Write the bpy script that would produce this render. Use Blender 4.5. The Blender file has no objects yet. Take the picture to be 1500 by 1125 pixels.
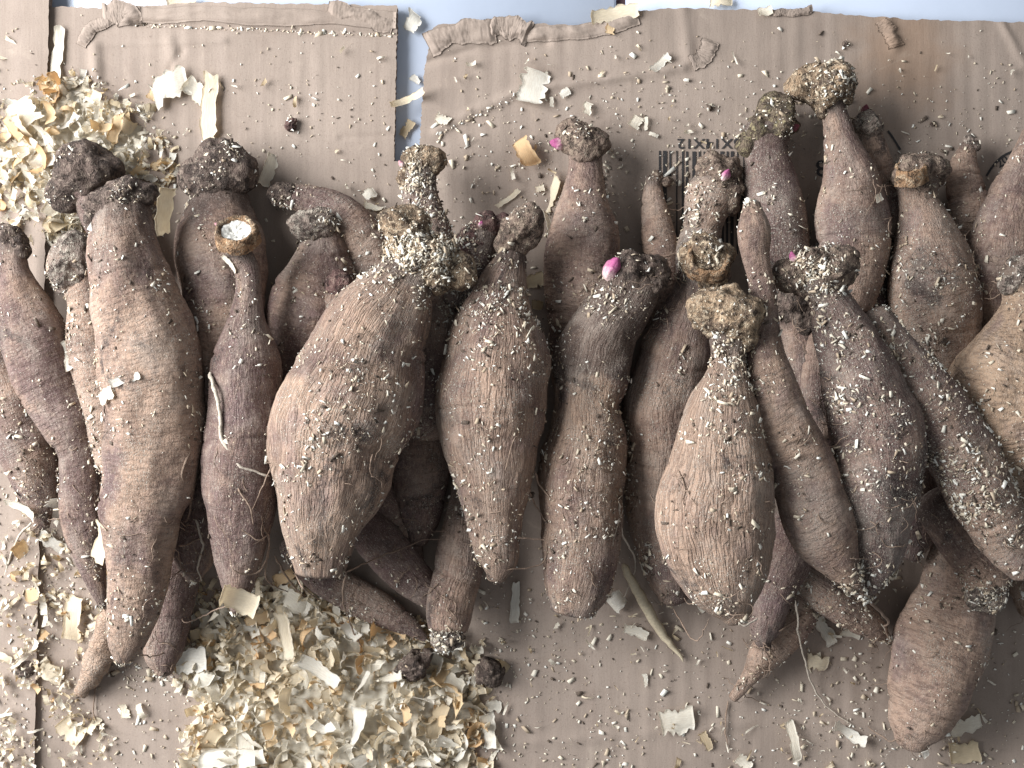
import bpy, math, random
import numpy as np
from mathutils import Vector, Matrix, Euler

random.seed(7)
RNG = np.random.default_rng(11)
C = bpy.context.scene.collection
SC = bpy.context.scene

# ------------------------------------------------------------------ camera, light, exposure
K = 0.42 / 1500.0            # metres per photo pixel on the cardboard
Z0 = 0.006                   # top of the cardboard above the floor
CAMZ = Z0 + 0.5
cam = bpy.data.cameras.new('camera'); camo = bpy.data.objects.new('camera', cam); C.objects.link(camo)
camo.location = (0, 0, CAMZ); camo.rotation_euler = (0, 0, 0)
cam.sensor_fit = 'HORIZONTAL'; cam.angle = 2 * math.atan(0.21 / 0.5)
cam.clip_start = 0.01; cam.clip_end = 20
SC.camera = camo

w = bpy.data.worlds.new('World'); SC.world = w; w.use_nodes = True
w.node_tree.nodes['Background'].inputs[0].default_value = (0.87, 0.93, 1.0, 1)
w.node_tree.nodes['Background'].inputs[1].default_value = 0.34

def area(name, loc, target, size, size_y, power, col):
    l = bpy.data.lights.new(name, 'AREA'); l.shape = 'RECTANGLE'; l.size = size; l.size_y = size_y
    l.energy = power; l.color = col
    o = bpy.data.objects.new(name, l); C.objects.link(o); o.location = loc
    d = Vector(target) - Vector(loc)
    o.rotation_euler = d.to_track_quat('-Z', 'Y').to_euler()
    return o
# daylight through one wide opening, up and to the left of the cardboard
area('window_light', (-0.72, 0.18, 0.46), (-0.04, 0.0, 0.02), 0.66, 0.58, 26.0, (0.95, 0.975, 1.0))

SC.view_settings.view_transform = 'Standard'; SC.view_settings.look = 'None'
SC.view_settings.exposure = 0.0; SC.view_settings.gamma = 1.0
SC.cycles.use_adaptive_sampling = True
SC.cycles.max_bounces = 6

# ------------------------------------------------------------------ maths helpers
def vnoise(p, seed=0):
    """smooth value noise in 0..1 for points (n,3)"""
    p = np.asarray(p, float); i = np.floor(p).astype(np.int64); f = p - i; f = f * f * (3 - 2 * f)
    out = np.zeros(len(p))
    for dx in (0, 1):
        for dy in (0, 1):
            for dz in (0, 1):
                h = ((i[:, 0] + dx) * 374761393 + (i[:, 1] + dy) * 668265263 + (i[:, 2] + dz) * 1274126177 + seed * 974711) & 0x7fffffff
                h = ((h ^ (h >> 13)) * 1274126177) & 0x7fffffff
                h = (h ^ (h >> 16)) & 0xffffff
                wgt = (f[:, 0] if dx else 1 - f[:, 0]) * (f[:, 1] if dy else 1 - f[:, 1]) * (f[:, 2] if dz else 1 - f[:, 2])
                out += wgt * (h / 0xffffff)
    return out
def fbm(p, o=3, seed=0):
    s = 0; a = .5; t = 0
    for k in range(o):
        s = s + a * vnoise(np.asarray(p) * 2 ** k + 17.3 * k, seed + k); t += a; a *= .55
    return s / t
def ridged(p, o=3, seed=0):
    s = 0; a = .5; t = 0
    for k in range(o):
        s = s + a * (1 - np.abs(2 * vnoise(np.asarray(p) * 2 ** k + 9.1 * k, seed + k) - 1)); t += a; a *= .5
    return s / t
def U(px, py, z):
    s = (CAMZ - z) / 0.5
    return np.array([(px - 750) * K * s, (562.5 - py) * K * s, z])
def to_px(P):
    s = (CAMZ - P[:, 2]) / 0.5
    return P[:, 0] / (K * s) + 750, 562.5 - P[:, 1] / (K * s)
def catmull(pts, n):
    P = np.array(pts, float); P = np.vstack([2 * P[0] - P[1], P, 2 * P[-1] - P[-2]])
    seg = len(P) - 3; out = []
    for i in range(seg):
        p0, p1, p2, p3 = P[i:i + 4]
        for t in np.linspace(0, 1, 24, endpoint=False):
            out.append(.5 * (2 * p1 + (p2 - p0) * t + (2 * p0 - 5 * p1 + 4 * p2 - p3) * t * t + (3 * p1 - p0 - 3 * p2 + p3) * t ** 3))
    out.append(P[-2]); out = np.array(out)
    d = np.r_[0, np.cumsum(np.linalg.norm(np.diff(out[:, :2], axis=0), axis=1))]
    u = np.linspace(0, d[-1], n)
    return np.stack([np.interp(u, d, out[:, k]) for k in range(out.shape[1])], 1)

# ------------------------------------------------------------------ mesh helpers
def mesh_np(name, V, F, mat, attrs=None, smooth=True, n=4):
    me = bpy.data.meshes.new(name); V = np.asarray(V, np.float32); F = np.asarray(F, np.int32)
    me.vertices.add(len(V)); me.vertices.foreach_set('co', V.ravel())
    m = F.shape[1]
    me.loops.add(F.size); me.loops.foreach_set('vertex_index', F.ravel())
    me.polygons.add(len(F)); me.polygons.foreach_set('loop_start', np.arange(0, F.size, m, dtype=np.int32))
    if smooth: me.polygons.foreach_set('use_smooth', np.ones(len(F), bool))
    if attrs:
        for k, v in attrs.items():
            v = np.asarray(v, np.float32)
            a = me.attributes.new(k, 'FLOAT_VECTOR' if v.ndim == 2 else 'FLOAT', 'POINT')
            a.data.foreach_set('vector' if v.ndim == 2 else 'value', v.ravel())
    me.update(calc_edges=True); me.materials.append(mat)
    return me
def link(name, me, parent=None, loc=(0, 0, 0)):
    o = bpy.data.objects.new(name, me); C.objects.link(o); o.location = loc
    if parent: o.parent = parent
    return o
def empty(name, loc):
    o = bpy.data.objects.new(name, None); C.objects.link(o); o.location = loc; o.empty_display_size = .01
    return o
def tag(o, label=None, cat=None, group=None, kind=None):
    if label: o['label'] = label
    if cat: o['category'] = cat
    if group: o['group'] = group
    if kind: o['kind'] = kind
    return o
def grid_faces(nr, nc, wrap=True):
    r = np.arange(nr - 1)[:, None]; c = np.arange(nc if wrap else nc - 1)[None, :]; c2 = (c + 1) % nc
    return np.stack([r * nc + c, r * nc + c2, (r + 1) * nc + c2, (r + 1) * nc + c], -1).reshape(-1, 4)
def tube_mesh(name, pts, rad, mat, sides=6, rough=.15, seed=0):
    """tapered wobbly root along 3D points"""
    P = catmull(pts, max(10, len(pts) * 7)); n = len(P)
    if np.ndim(rad) == 0: rad = np.full(n, rad)
    else: rad = np.interp(np.linspace(0, 1, n), np.linspace(0, 1, len(rad)), rad)
    P[:, :3] += (np.stack([vnoise(P * 350 + 5 * k, seed + k) for k in range(3)], 1) - .5) * .0009
    T = np.gradient(P, axis=0); T /= np.linalg.norm(T, axis=1)[:, None] + 1e-12
    s = np.cross(T, [0, 0, 1.]); s /= np.linalg.norm(s, axis=1)[:, None] + 1e-9; u = np.cross(s, T)
    th = np.arange(sides) * 2 * math.pi / sides
    R = rad[:, None] * (1 + rough * (RNG.random((n, sides)) - .5) * 2); R[0] *= .2; R[-1] *= .15
    V = P[:, None] + R[..., None] * (np.cos(th)[None, :, None] * s[:, None] + np.sin(th)[None, :, None] * u[:, None])
    return V.reshape(-1, 3), grid_faces(n, sides)

# ------------------------------------------------------------------ materials
class N:
    def __init__(s, name):
        s.m = bpy.data.materials.new(name); s.m.use_nodes = True; s.t = s.m.node_tree; s.t.nodes.clear()
        s.out = s.t.nodes.new('ShaderNodeOutputMaterial')
    def n(s, typ, **kw):
        x = s.t.nodes.new('ShaderNode' + typ)
        for k, v in kw.items(): setattr(x, k, v)
        return x
    def set(s, sock, v):
        if isinstance(v, bpy.types.NodeSocket): s.t.links.new(v, sock)
        else:
            if isinstance(v, tuple) and len(v) == 3 and sock.type == 'RGBA': v = v + (1,)
            sock.default_value = v
    def math(s, op, a, b=0, c=None, clamp=False):
        x = s.n('Math', operation=op, use_clamp=clamp); s.set(x.inputs[0], a); s.set(x.inputs[1], b)
        if c is not None: s.set(x.inputs[2], c)
        return x.outputs[0]
    def vmul(s, v, sc):
        x = s.n('VectorMath', operation='MULTIPLY'); s.set(x.inputs[0], v); s.set(x.inputs[1], sc); return x.outputs[0]
    def vadd(s, v, sc):
        x = s.n('VectorMath', operation='ADD'); s.set(x.inputs[0], v); s.set(x.inputs[1], sc); return x.outputs[0]
    def noise(s, v, scale, detail=3, rough=.55, dist=0.):
        x = s.n('TexNoise'); s.set(x.inputs['Vector'], v); x.inputs['Scale'].default_value = scale
        x.inputs['Detail'].default_value = detail; x.inputs['Roughness'].default_value = rough; x.inputs['Distortion'].default_value = dist
        return x.outputs[0]
    def ramp(s, f, a, b, lo=0., hi=1.):
        x = s.n('MapRange', clamp=True, interpolation_type='SMOOTHSTEP'); s.set(x.inputs[0], f)
        for i, v in enumerate((a, b, lo, hi)): s.set(x.inputs[i + 1], v)
        return x.outputs[0]
    def mix(s, f, a, b, mode='MIX'):
        x = s.n('Mix', data_type='RGBA', blend_type=mode); s.set(x.inputs[0], f); s.set(x.inputs[6], a); s.set(x.inputs[7], b); return x.outputs[2]
    def attr(s, name, typ='GEOMETRY'):
        x = s.n('Attribute', attribute_name=name, attribute_type=typ); return x
    def bsdf(s, col, rough=.85, normal=None, spec=.25, **kw):
        x = s.n('BsdfPrincipled'); s.set(x.inputs['Base Color'], col); s.set(x.inputs['Roughness'], rough)
        s.set(x.inputs['Specular IOR Level'], spec)
        if normal is not None: s.set(x.inputs['Normal'], normal)
        for k, v in kw.items(): s.set(x.inputs[k], v)
        s.t.links.new(x.outputs[0], s.out.inputs[0]); return x
    def bump(s, h, dist, strength=1., normal=None):
        x = s.n('Bump'); s.set(x.inputs['Height'], h); x.inputs['Distance'].default_value = dist; s.set(x.inputs['Strength'], strength)
        if normal is not None: s.set(x.inputs['Normal'], normal)
        return x.outputs[0]

def mat_skin():
    m = N('tuber_skin'); v = m.attr('skin').outputs['Vector']
    A = lambda k: m.attr(k, 'OBJECT').outputs['Fac']
    tone, dark, dust, ridge, ochre = A('tone'), A('dark'), A('dust'), A('ridge'), A('ochre')
    big = m.noise(v, 26, 3, .6, .4); mid = m.noise(v, 90, 4, .62, .3); fine = m.noise(v, 800, 5, .72)
    # wavy lengthwise ridges and crosswise wrinkles
    warp = m.vadd(v, m.vmul(m.n('VectorMath').outputs[0], (0, 0, 0)))
    nz = m.n('TexNoise'); m.set(nz.inputs['Vector'], v); nz.inputs['Scale'].default_value = 130; nz.inputs['Detail'].default_value = 2
    off = m.vmul(m.vadd(nz.outputs['Color'], (-.5, -.5, -.5)), (.0022, .0022, .0022)); wv = m.vadd(v, off)
    lon = m.noise(m.vmul(wv, (1, 1, .13)), 640, 2, .5); lonr = m.math('ABSOLUTE', m.math('SUBTRACT', lon, .5))
    lonr = m.ramp(lonr, 0, .13)
    tra = m.noise(m.vmul(wv, (.22, .22, 1)), 800, 3, .6)
    trar = m.ramp(tra, .30, .62)
    cell = m.noise(m.vmul(wv, (1, 1, .5)), 700, 2, .5)
    wr = m.math('ADD', m.math('MULTIPLY', lonr, ridge), m.math('MULTIPLY', trar, m.math('SUBTRACT', 1.1, ridge)))
    ctan = m.mix(ochre, (.335, .226, .176), (.41, .28, .19))
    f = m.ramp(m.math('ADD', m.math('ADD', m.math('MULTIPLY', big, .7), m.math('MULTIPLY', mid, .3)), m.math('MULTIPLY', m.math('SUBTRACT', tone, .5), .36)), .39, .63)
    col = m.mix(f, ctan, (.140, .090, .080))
    pur = m.ramp(m.noise(m.vadd(v, (3.1, 1.7, .9)), 48, 3, .6), .52, .72, 0, .5)
    col = m.mix(pur, col, (.185, .125, .125))
    # wrinkle grooves coloured darker than the ridges
    col = m.mix(m.math('MULTIPLY', m.math('SUBTRACT', 1, wr, clamp=True), .50), col, (.080, .052, .042))
    col = m.mix(m.ramp(cell, .5, .75, 0, .30), col, m.mix(.5, ctan, (.55, .44, .33)))
    # dark earth patches
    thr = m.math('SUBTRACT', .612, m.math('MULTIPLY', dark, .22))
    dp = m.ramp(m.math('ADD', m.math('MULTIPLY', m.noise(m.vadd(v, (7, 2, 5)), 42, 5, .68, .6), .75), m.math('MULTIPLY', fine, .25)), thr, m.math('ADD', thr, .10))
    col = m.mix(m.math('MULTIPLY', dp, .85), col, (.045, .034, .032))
    gr = m.ramp(m.noise(m.vadd(v, (2, 2, 8)), 1100, 4, .7), .56, .66); gm = m.ramp(m.noise(m.vadd(v, (5, 1, 2)), 38, 4, .65), .46, .62)
    col = m.mix(m.math('MULTIPLY', m.math('MULTIPLY', gr, gm), .85), col, (.055, .042, .038))
    hd = m.attr('head').outputs['Fac']
    hm = m.ramp(m.math('ADD', hd, m.math('MULTIPLY', m.math('SUBTRACT', mid, .5), 1.1)), .25, .75)
    col = m.mix(m.math('MULTIPLY', hm, .8), col, (.085, .061, .052))
    # a powdery film, then fine pale dust clinging to the skin
    film = m.ramp(m.math('ADD', m.math('MULTIPLY', m.noise(m.vadd(v, (6, 6, 1)), 34, 5, .72, .8), .8), m.math('MULTIPLY', fine, .2)), .46, .66, 0, .42)
    col = m.mix(film, col, (.40, .325, .27))
    dm = m.ramp(m.noise(m.vadd(v, (1, 9, 4)), 55, 4, .65), m.math('SUBTRACT', .62, m.math('MULTIPLY', dust, .28)), m.math('SUBTRACT', .76, m.math('MULTIPLY', dust, .28)))
    sp = m.ramp(m.noise(v, 1700, 2, .6), .53, .66)
    sp2 = m.ramp(m.noise(v, 2600, 1, .5), .62, .70)
    col = m.mix(m.math('MULTIPLY', m.math('MULTIPLY', sp, dm), .75), col, (.56, .50, .42))
    col = m.mix(m.math('MULTIPLY', sp2, .5), col, (.52, .46, .39))
    h = m.math('ADD', m.math('MULTIPLY', wr, .8), m.math('ADD', m.math('MULTIPLY', fine, 1.9), m.math('MULTIPLY', m.math('MULTIPLY', sp, dm), .6)))
    h = m.math('ADD', h, m.math('MULTIPLY', mid, 1.5))
    m.bsdf(col, .88, m.bump(h, .00052, .9), .15); return m.m

def mat_crown(name, c1, c2, c3, dustc=(.60, .52, .40), dust=.5):
    m = N(name); v = m.n('TexCoord').outputs['Object']; v = m.vadd(v, m.attr('seed', 'OBJECT').outputs['Vector'])
    a = m.noise(v, 110, 5, .68, .8); b = m.noise(v, 420, 4, .65, .5); f = m.noise(v, 1500, 3, .6)
    col = m.mix(m.ramp(a, .35, .62), c1, c2); col = m.mix(m.ramp(b, .48, .68), col, c3)
    d = m.ramp(m.math('ADD', m.math('MULTIPLY', f, .6), m.math('MULTIPLY', m.noise(v, 160, 3, .6), .4)), .66 - .16 * dust, .74 - .14 * dust)
    col = m.mix(m.math('MULTIPLY', d, .85), col, dustc)
    pit = m.ramp(m.noise(m.vadd(v, (3, 3, 3)), 300, 4, .7, .6), .52, .62); col = m.mix(m.math('MULTIPLY', pit, .6), col, (.035, .027, .024))
    fib = m.noise(m.vmul(v, (1, .18, 1)), 1300, 3, .7, .4); col = m.mix(m.ramp(fib, .58, .70, 0, .5), col, m.mix(.5, c3, dustc))
    h = m.math('ADD', m.math('MULTIPLY', fib, 1.2), m.math('SUBTRACT', m.math('MULTIPLY', b, 1.6), pit)); h = m.math('ADD', h, m.math('ADD', f, m.math('MULTIPLY', d, .5)))
    m.bsdf(col, .9, m.bump(h, .0009, 1.), .2); return m.m

def mat_wood(name, c1, c2, trans=.5):
    m = N(name); v = m.n('TexCoord').outputs['Object']
    r = m.n('ObjectInfo').outputs['Random']
    g = m.noise(m.vadd(m.vmul(v, (.12, 1, 1)), m.n('ObjectInfo').outputs['Location']), 2600, 3, .6)
    b = m.noise(m.vadd(v, m.n('ObjectInfo').outputs['Location']), 160, 2, .5)
    col = m.mix(m.ramp(m.math('ADD', m.math('MULTIPLY', r, .6), m.math('MULTIPLY', b, .4)), .2, .8), c1, c2)
    col = m.mix(m.ramp(g, .35, .65, 0, .35), col, m.mix(.5, c2, (.42, .27, .13)))
    p = m.n('BsdfPrincipled'); m.set(p.inputs['Base Color'], col); p.inputs['Roughness'].default_value = .7; p.inputs['Specular IOR Level'].default_value = .25
    m.set(p.inputs['Normal'], m.bump(g, .0003, .6))
    t = m.n('BsdfTranslucent'); m.set(t.inputs[0], col); x = m.n('MixShader'); x.inputs[0].default_value = trans
    m.t.links.new(p.outputs[0], x.inputs[1]); m.t.links.new(t.outputs[0], x.inputs[2]); m.t.links.new(x.outputs[0], m.out.inputs[0])
    return m.m

def mat_flake(name='sawdust'):
    m = N(name); r = m.attr('rnd').outputs['Fac']; g = m.n('NewGeometry').outputs['Position']
    col = m.mix(m.ramp(r, .0, .5), (.40, .31, .22), (.66, .58, .45)); col = m.mix(m.ramp(r, .4, 1), col, (.78, .76, .69))
    col = m.mix(m.math('LESS_THAN', r, -.5), col, (.075, .056, .046))
    m.bsdf(m.mix(m.ramp(m.noise(g, 2500, 2), .4, .7, 0, .3), col, (.4, .3, .2)), .8, None, .2); return m.m

def mat_card():
    m = N('cardboard_kraft'); v = m.n('TexCoord').outputs['Object']
    st = m.noise(m.vmul(v, (1, .03, 1)), 330, 3, .6); st2 = m.noise(m.vmul(v, (1, .05, 1)), 90, 2, .5)
    bl = m.noise(v, 14, 4, .6, .3); fi = m.noise(v, 1800, 3, .7); fb = m.noise(m.vmul(v, (1, .3, 1)), 500, 4, .7)
    col = m.mix(m.ramp(bl, .3, .7), (.318, .252, .207), (.258, .203, .166))
    col = m.mix(m.ramp(st, .45, .75, 0, .30), col, (.21, .16, .132))
    col = m.mix(m.ramp(st2, .5, .75, 0, .22), col, (.40, .32, .27))
    col = m.mix(m.ramp(fi, .5, .72, 0, .42), col, (.16, .115, .09))
    col = m.mix(m.ramp(fb, .58, .8, 0, .4), col, (.42, .33, .26))
    # water stain near the top right
    mp = m.vadd(v, (-(1320 - 750) * K, -(562.5 - 85) * K, 0)); ln = m.n('VectorMath', operation='LENGTH'); m.set(ln.inputs[0], m.vmul(mp, (1, .8, 0)))
    d = m.math('ADD', ln.outputs['Value'], m.math('MULTIPLY', m.math('SUBTRACT', m.noise(v, 60, 4, .6), .5), .035))
    col = m.mix(m.ramp(d, .006, .030, .38, 0), col, (.25, .135, .065))
    col = m.mix(m.ramp(m.noise(m.vadd(v, (4, 4, 0)), 22, 5, .65, .8), .55, .75, 0, .4), col, (.20, .145, .115))
    scuff = m.ramp(m.noise(m.vadd(v, (.3, .2, 0)), 38, 5, .7, 1.), .60, .74, 0, .35)
    col = m.mix(scuff, col, (.43, .35, .28))
    h = m.math('ADD', m.math('MULTIPLY', fi, .5), m.math('ADD', m.math('MULTIPLY', st, .8), fb))
    m.bsdf(col, .82, m.bump(h, .00014, .7), .25); return m.m

def mat_flat(name, col, rough=.7, nscale=300, amt=.25, dist=.0002, spec=.3):
    m = N(name); v = m.n('TexCoord').outputs['Object']; f = m.noise(v, nscale, 4, .6)
    m.bsdf(m.mix(m.ramp(f, .35, .7, 0, amt), col, tuple(c * .45 for c in col)), rough, m.bump(f, dist, .6), spec); return m.m

def mat_sprout(name='pink_sprout', ca=(.62, .46, .43), cb=(.36, .085, .20)):
    m = N(name); v = m.attr('along').outputs['Fac']; f = m.noise(m.n('TexCoord').outputs['Object'], 900, 3, .6)
    c = m.mix(m.ramp(m.math('ADD', v, m.math('MULTIPLY', m.math('SUBTRACT', f, .5), .9)), .1, .8), ca, cb)
    m.bsdf(c, .65, m.bump(f, .0005, .7), .3); return m.m

SKIN = mat_skin()
CR_DARK = mat_crown('crown_dark', (.075, .054, .045), (.15, .108, .088), (.26, .20, .16), dust=.40)
CR_BROWN = mat_crown('crown_brown', (.12, .082, .064), (.23, .165, .128), (.35, .27, .20), dust=.5)
CR_PALE = mat_crown('crown_pale', (.095, .064, .046), (.36, .25, .16), (.58, .45, .31), dust=.7, dustc=(.68, .58, .44))
CR_GREY = mat_crown('crown_grey', (.13, .095, .08), (.26, .20, .165), (.44, .38, .31), dust=.75, dustc=(.64, .58, .47))
CR_GREEN = mat_crown('crown_greenish', (.075, .054, .042), (.16, .12, .085), (.34, .285, .16), dust=.4, dustc=(.62, .56, .37))
CR_RED = mat_crown('crown_reddish', (.075, .040, .038), (.15, .085, .075), (.25, .17, .14), dust=.5)
CUT = mat_crown('cut_orange', (.11, .075, .052), (.34, .20, .11), (.52, .39, .26), dust=.55)
PITH = mat_flat('white_pith', (.66, .63, .57), .8, 900, .35, .0004)
HOLLOW = mat_flat('dark_hollow', (.030, .024, .022), .95, 800, .3)
ROOTM = mat_flat('root_bark', (.27, .19, .14), .85, 1500, .7, .0004)
ROOTP = mat_flat('root_pale', (.50, .43, .35), .85, 1500, .5, .0004)
SPROUT = mat_sprout(); SPROUT_RED = mat_sprout('dark_red_sprout', (.16, .09, .08), (.12, .022, .035)); SPROUT_PALE = mat_sprout('pale_sprout', (.50, .40, .35), (.48, .25, .27))
WOODS = [mat_wood('wood_cream', (.91, .81, .63), (.93, .88, .77)), mat_wood('wood_white', (.93, .88, .77), (.90, .87, .80)),
         mat_wood('wood_amber', (.80, .58, .34), (.84, .68, .45)), mat_wood('wood_tan', (.66, .54, .37), (.76, .66, .48))]
FLAKE = mat_flake()
BED = mat_wood('wood_dust', (.90, .82, .67), (.93, .88, .76))
CARD = mat_card()
CARD_IN = mat_flat('cardboard_core', (.20, .14, .105), .9, 900, .5, .0005)
INK = mat_flat('black_ink', (.035, .032, .032), .75, 700, .0)
TILE = mat_flat('glazed_tile', (.50, .555, .66), .28, 60, .06, .0001, .5)
GROUT = mat_flat('grout', (.075, .045, .05), .9, 500, .3)

# ------------------------------------------------------------------ floor tiles
gv = [(-.5, -.45, -.003), (.5, -.45, -.003), (.5, .45, -.003), (-.5, .45, -.003)]
floor = link('floor', mesh_np('floor', gv, [[0, 1, 2, 3]], GROUT)); tag(floor, kind='structure')
def tile_mesh(wd, ht):
    b = .0012; V = []
    for z, i in ((-.0028, 0), (-b, 0), (0, b)):
        V += [(-wd / 2 + i, -ht / 2 + i, z), (wd / 2 - i, -ht / 2 + i, z), (wd / 2 - i, ht / 2 - i, z), (-wd / 2 + i, ht / 2 - i, z)]
    F = [[8, 9, 10, 11]]
    for r in (0, 4):
        for k in range(4): F.append([r + k, r + (k + 1) % 4, r + 4 + (k + 1) % 4, r + 4 + k])
    return mesh_np('tile', V, F, TILE, smooth=False)
gx = (910 - 750) * K * 1.012; tm = tile_mesh(.296, .296)
for ix in (-2, -1, 0):
    for iy in (-1, 0, 1):
        link('tile', tm, floor, (gx + .15 + ix * .30, .22 + iy * .30 - .075, 0))

# ------------------------------------------------------------------ cardboard
def seg_dist(px, py, pts):
    d = np.full(np.shape(px), 1e9)
    for (x0, y0), (x1, y1) in zip(pts[:-1], pts[1:]):
        t = np.clip(((px - x0) * (x1 - x0) + (py - y0) * (y1 - y0)) / ((x1 - x0) ** 2 + (y1 - y0) ** 2), 0, 1)
        d = np.minimum(d, np.hypot(px - x0 - t * (x1 - x0), py - y0 - t * (y1 - y0)))
    return d
CREASES = [([(640, 192), (690, 165), (770, 130), (860, 120), (1000, 100)], 7, .0011), ([(195, 33), (330, 40), (583, 51)], 5, -.0013),
           ([(500, 202), (583, 198)], 4, -.0006), ([(140, 70), (143, 135)], 9, .0012), ([(130, 66), (330, 60)], 4, .0005),
           ([(617, 92), (700, 70), (800, 62)], 6, -.0010), ([(1000, 10), (1010, 90)], 9, .0007), ([(1300, 25), (1310, 70)], 8, .0009),
           ([(1465, 30), (1500, 95)], 6, .0007), ([(1080, 230), (1500, 205)], 9, .0003), ([(100, 1000), (280, 1010)], 5, .0004),
           ([(760, 1090), (1100, 1060)], 8, .0004), ([(250, 60), (262, 120)], 8, .0008), ([(265, 75), (250, 100)], 5, -.0006)]
def card_h(px, py):
    px = np.asarray(px, float); py = np.asarray(py, float); sh = px.shape
    P = np.stack([px.ravel(), py.ravel(), 0 * px.ravel()], 1)
    fl = np.sin(px.ravel() * 2 * math.pi / 27 + 1.2 * vnoise(P / 200., 3))
    amp = .00002 + .00009 * np.clip(vnoise(P * [1 / 90, 1 / 140, 0], 5) * 2.2 - .8, 0, 1)
    h = fl * amp + .0016 * (fbm(P @ np.array([[.87, -.5, .1], [.5, .87, .2], [0, 0, 1]]) / 210., 3, 8) - .5) + .0004 * (fbm(P @ np.array([[.82, .57, .1], [-.57, .82, .2], [0, 0, 1]]) / 34., 2, 21) - .5)
    h = h.reshape(sh)
    for pts, wd, a in CREASES:
        h = h + a * np.exp(-(seg_dist(px, py, pts) / wd) ** 2) * (.6 + .8 * vnoise(P / 25., 31)).reshape(sh)
    return Z0 + h
def panel(name, parent, xl, xr, yt, yb, nx, ny, dz=0., thick=.0036, jag=2.5, skirt=(1, 1, 1, 1)):
    s, t = np.meshgrid(np.linspace(0, 1, nx), np.linspace(0, 1, ny))
    X = xl(t) * (1 - s) + xr(t) * s
    # jagged edges
    P = np.stack([X.ravel(), (t * 900).ravel(), 0 * t.ravel()], 1)
    j = ((fbm(P / 7., 3, 40) - .5) * 2 * jag).reshape(s.shape)
    ed = np.maximum(np.exp(-s * (nx / 3.)) * skirt[0], np.exp(-(1 - s) * (nx / 3.)) * skirt[1])
    X = X + j * ed
    Y0 = yt(X); Y1 = yb(X); Y = Y0 * (1 - t) + Y1 * t + j * (np.exp(-t * (ny / 3.)) * skirt[2])
    Zt = card_h(X, Y) + dz
    sc = (CAMZ - Z0) / .5
    W = lambda Z: np.stack([(X - 750) * K * sc, (562.5 - Y) * K * sc, Z], -1).reshape(-1, 3)
    V = np.vstack([W(Zt), W(Zt - thick)]); n = nx * ny
    g = np.arange(n).reshape(ny, nx)
    F = [np.stack([g[:-1, :-1], g[1:, :-1], g[1:, 1:], g[:-1, 1:]], -1).reshape(-1, 4)]
    F.append(F[0][:, ::-1] + n)
    top = mesh_np(name, V, np.vstack(F), CARD); o = link(name, top, parent)
    # the exposed fluted core along the cut edges
    VV = []; FF = []; base = 0
    for k, e in enumerate((g[:, 0], g[:, -1], g[0, :], g[-1, :])):
        if not skirt[k]: continue
        A = V[e]; B = V[e + n]; m = len(e); inn = np.zeros(3)
        inn[0 if k < 2 else 1] = (.0008, -.0008, -.0008, .0008)[k]
        wv = (np.arange(m) % 3 - 1)[:, None] * .0004
        M1 = A * .66 + B * .34 + inn + wv * np.array([0, 0, 1.]); M2 = A * .34 + B * .66 + inn + wv * np.array([0, 0, 1.])
        VV.append(np.vstack([A, M1, M2, B])); i = np.arange(m - 1)
        for r in range(3): FF.append(np.stack([i + r * m, i + 1 + r * m, i + 1 + (r + 1) * m, i + (r + 1) * m], -1) + base)
        base += 4 * m
    if VV: link('cut_edge', mesh_np('cut_edge', np.vstack(VV), np.vstack(FF), CARD_IN, smooth=False), parent)
    return o
card = empty('cardboard_box', (0, 0, 0))
tag(card, 'flattened brown corrugated cardboard box under the whole heap, with torn flaps and black print', 'cardboard')
cst = lambda a: (lambda x: np.full(np.shape(x), float(a)))
lin = lambda *p: (lambda x: np.interp(x, [q[0] for q in p], [q[1] for q in p]))
YS = 236
panel('main_panel', card, cst(30), cst(1580), cst(YS), cst(1200), 420, 260, skirt=(0, 0, 0, 0))
panel('flap', card, cst(30), lin((0, 582), (.6, 579), (1, 577)), lin((0, 5), (150, 12), (300, 3), (583, 8)), cst(YS), 150, 70, skirt=(0, 1, 1, 0))
panel('flap', card, lin((0, 634), (.25, 622), (1, 613)), cst(1580), lin((617, 52), (640, 36), (735, 30), (870, 40), (892, 25), (935, 16), (1000, 12), (1130, 15), (1200, 18), (1330, 28), (1500, 33), (1580, 35)), cst(YS), 240, 70, skirt=(1, 0, 1, 0))
panel('side_panel', card, cst(-80), lin((0, 76), (.16, 72), (.5, 66), (1, 52)), cst(-60), cst(1200), 36, 260, dz=.0026, skirt=(0, 1, 0, 0))

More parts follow.
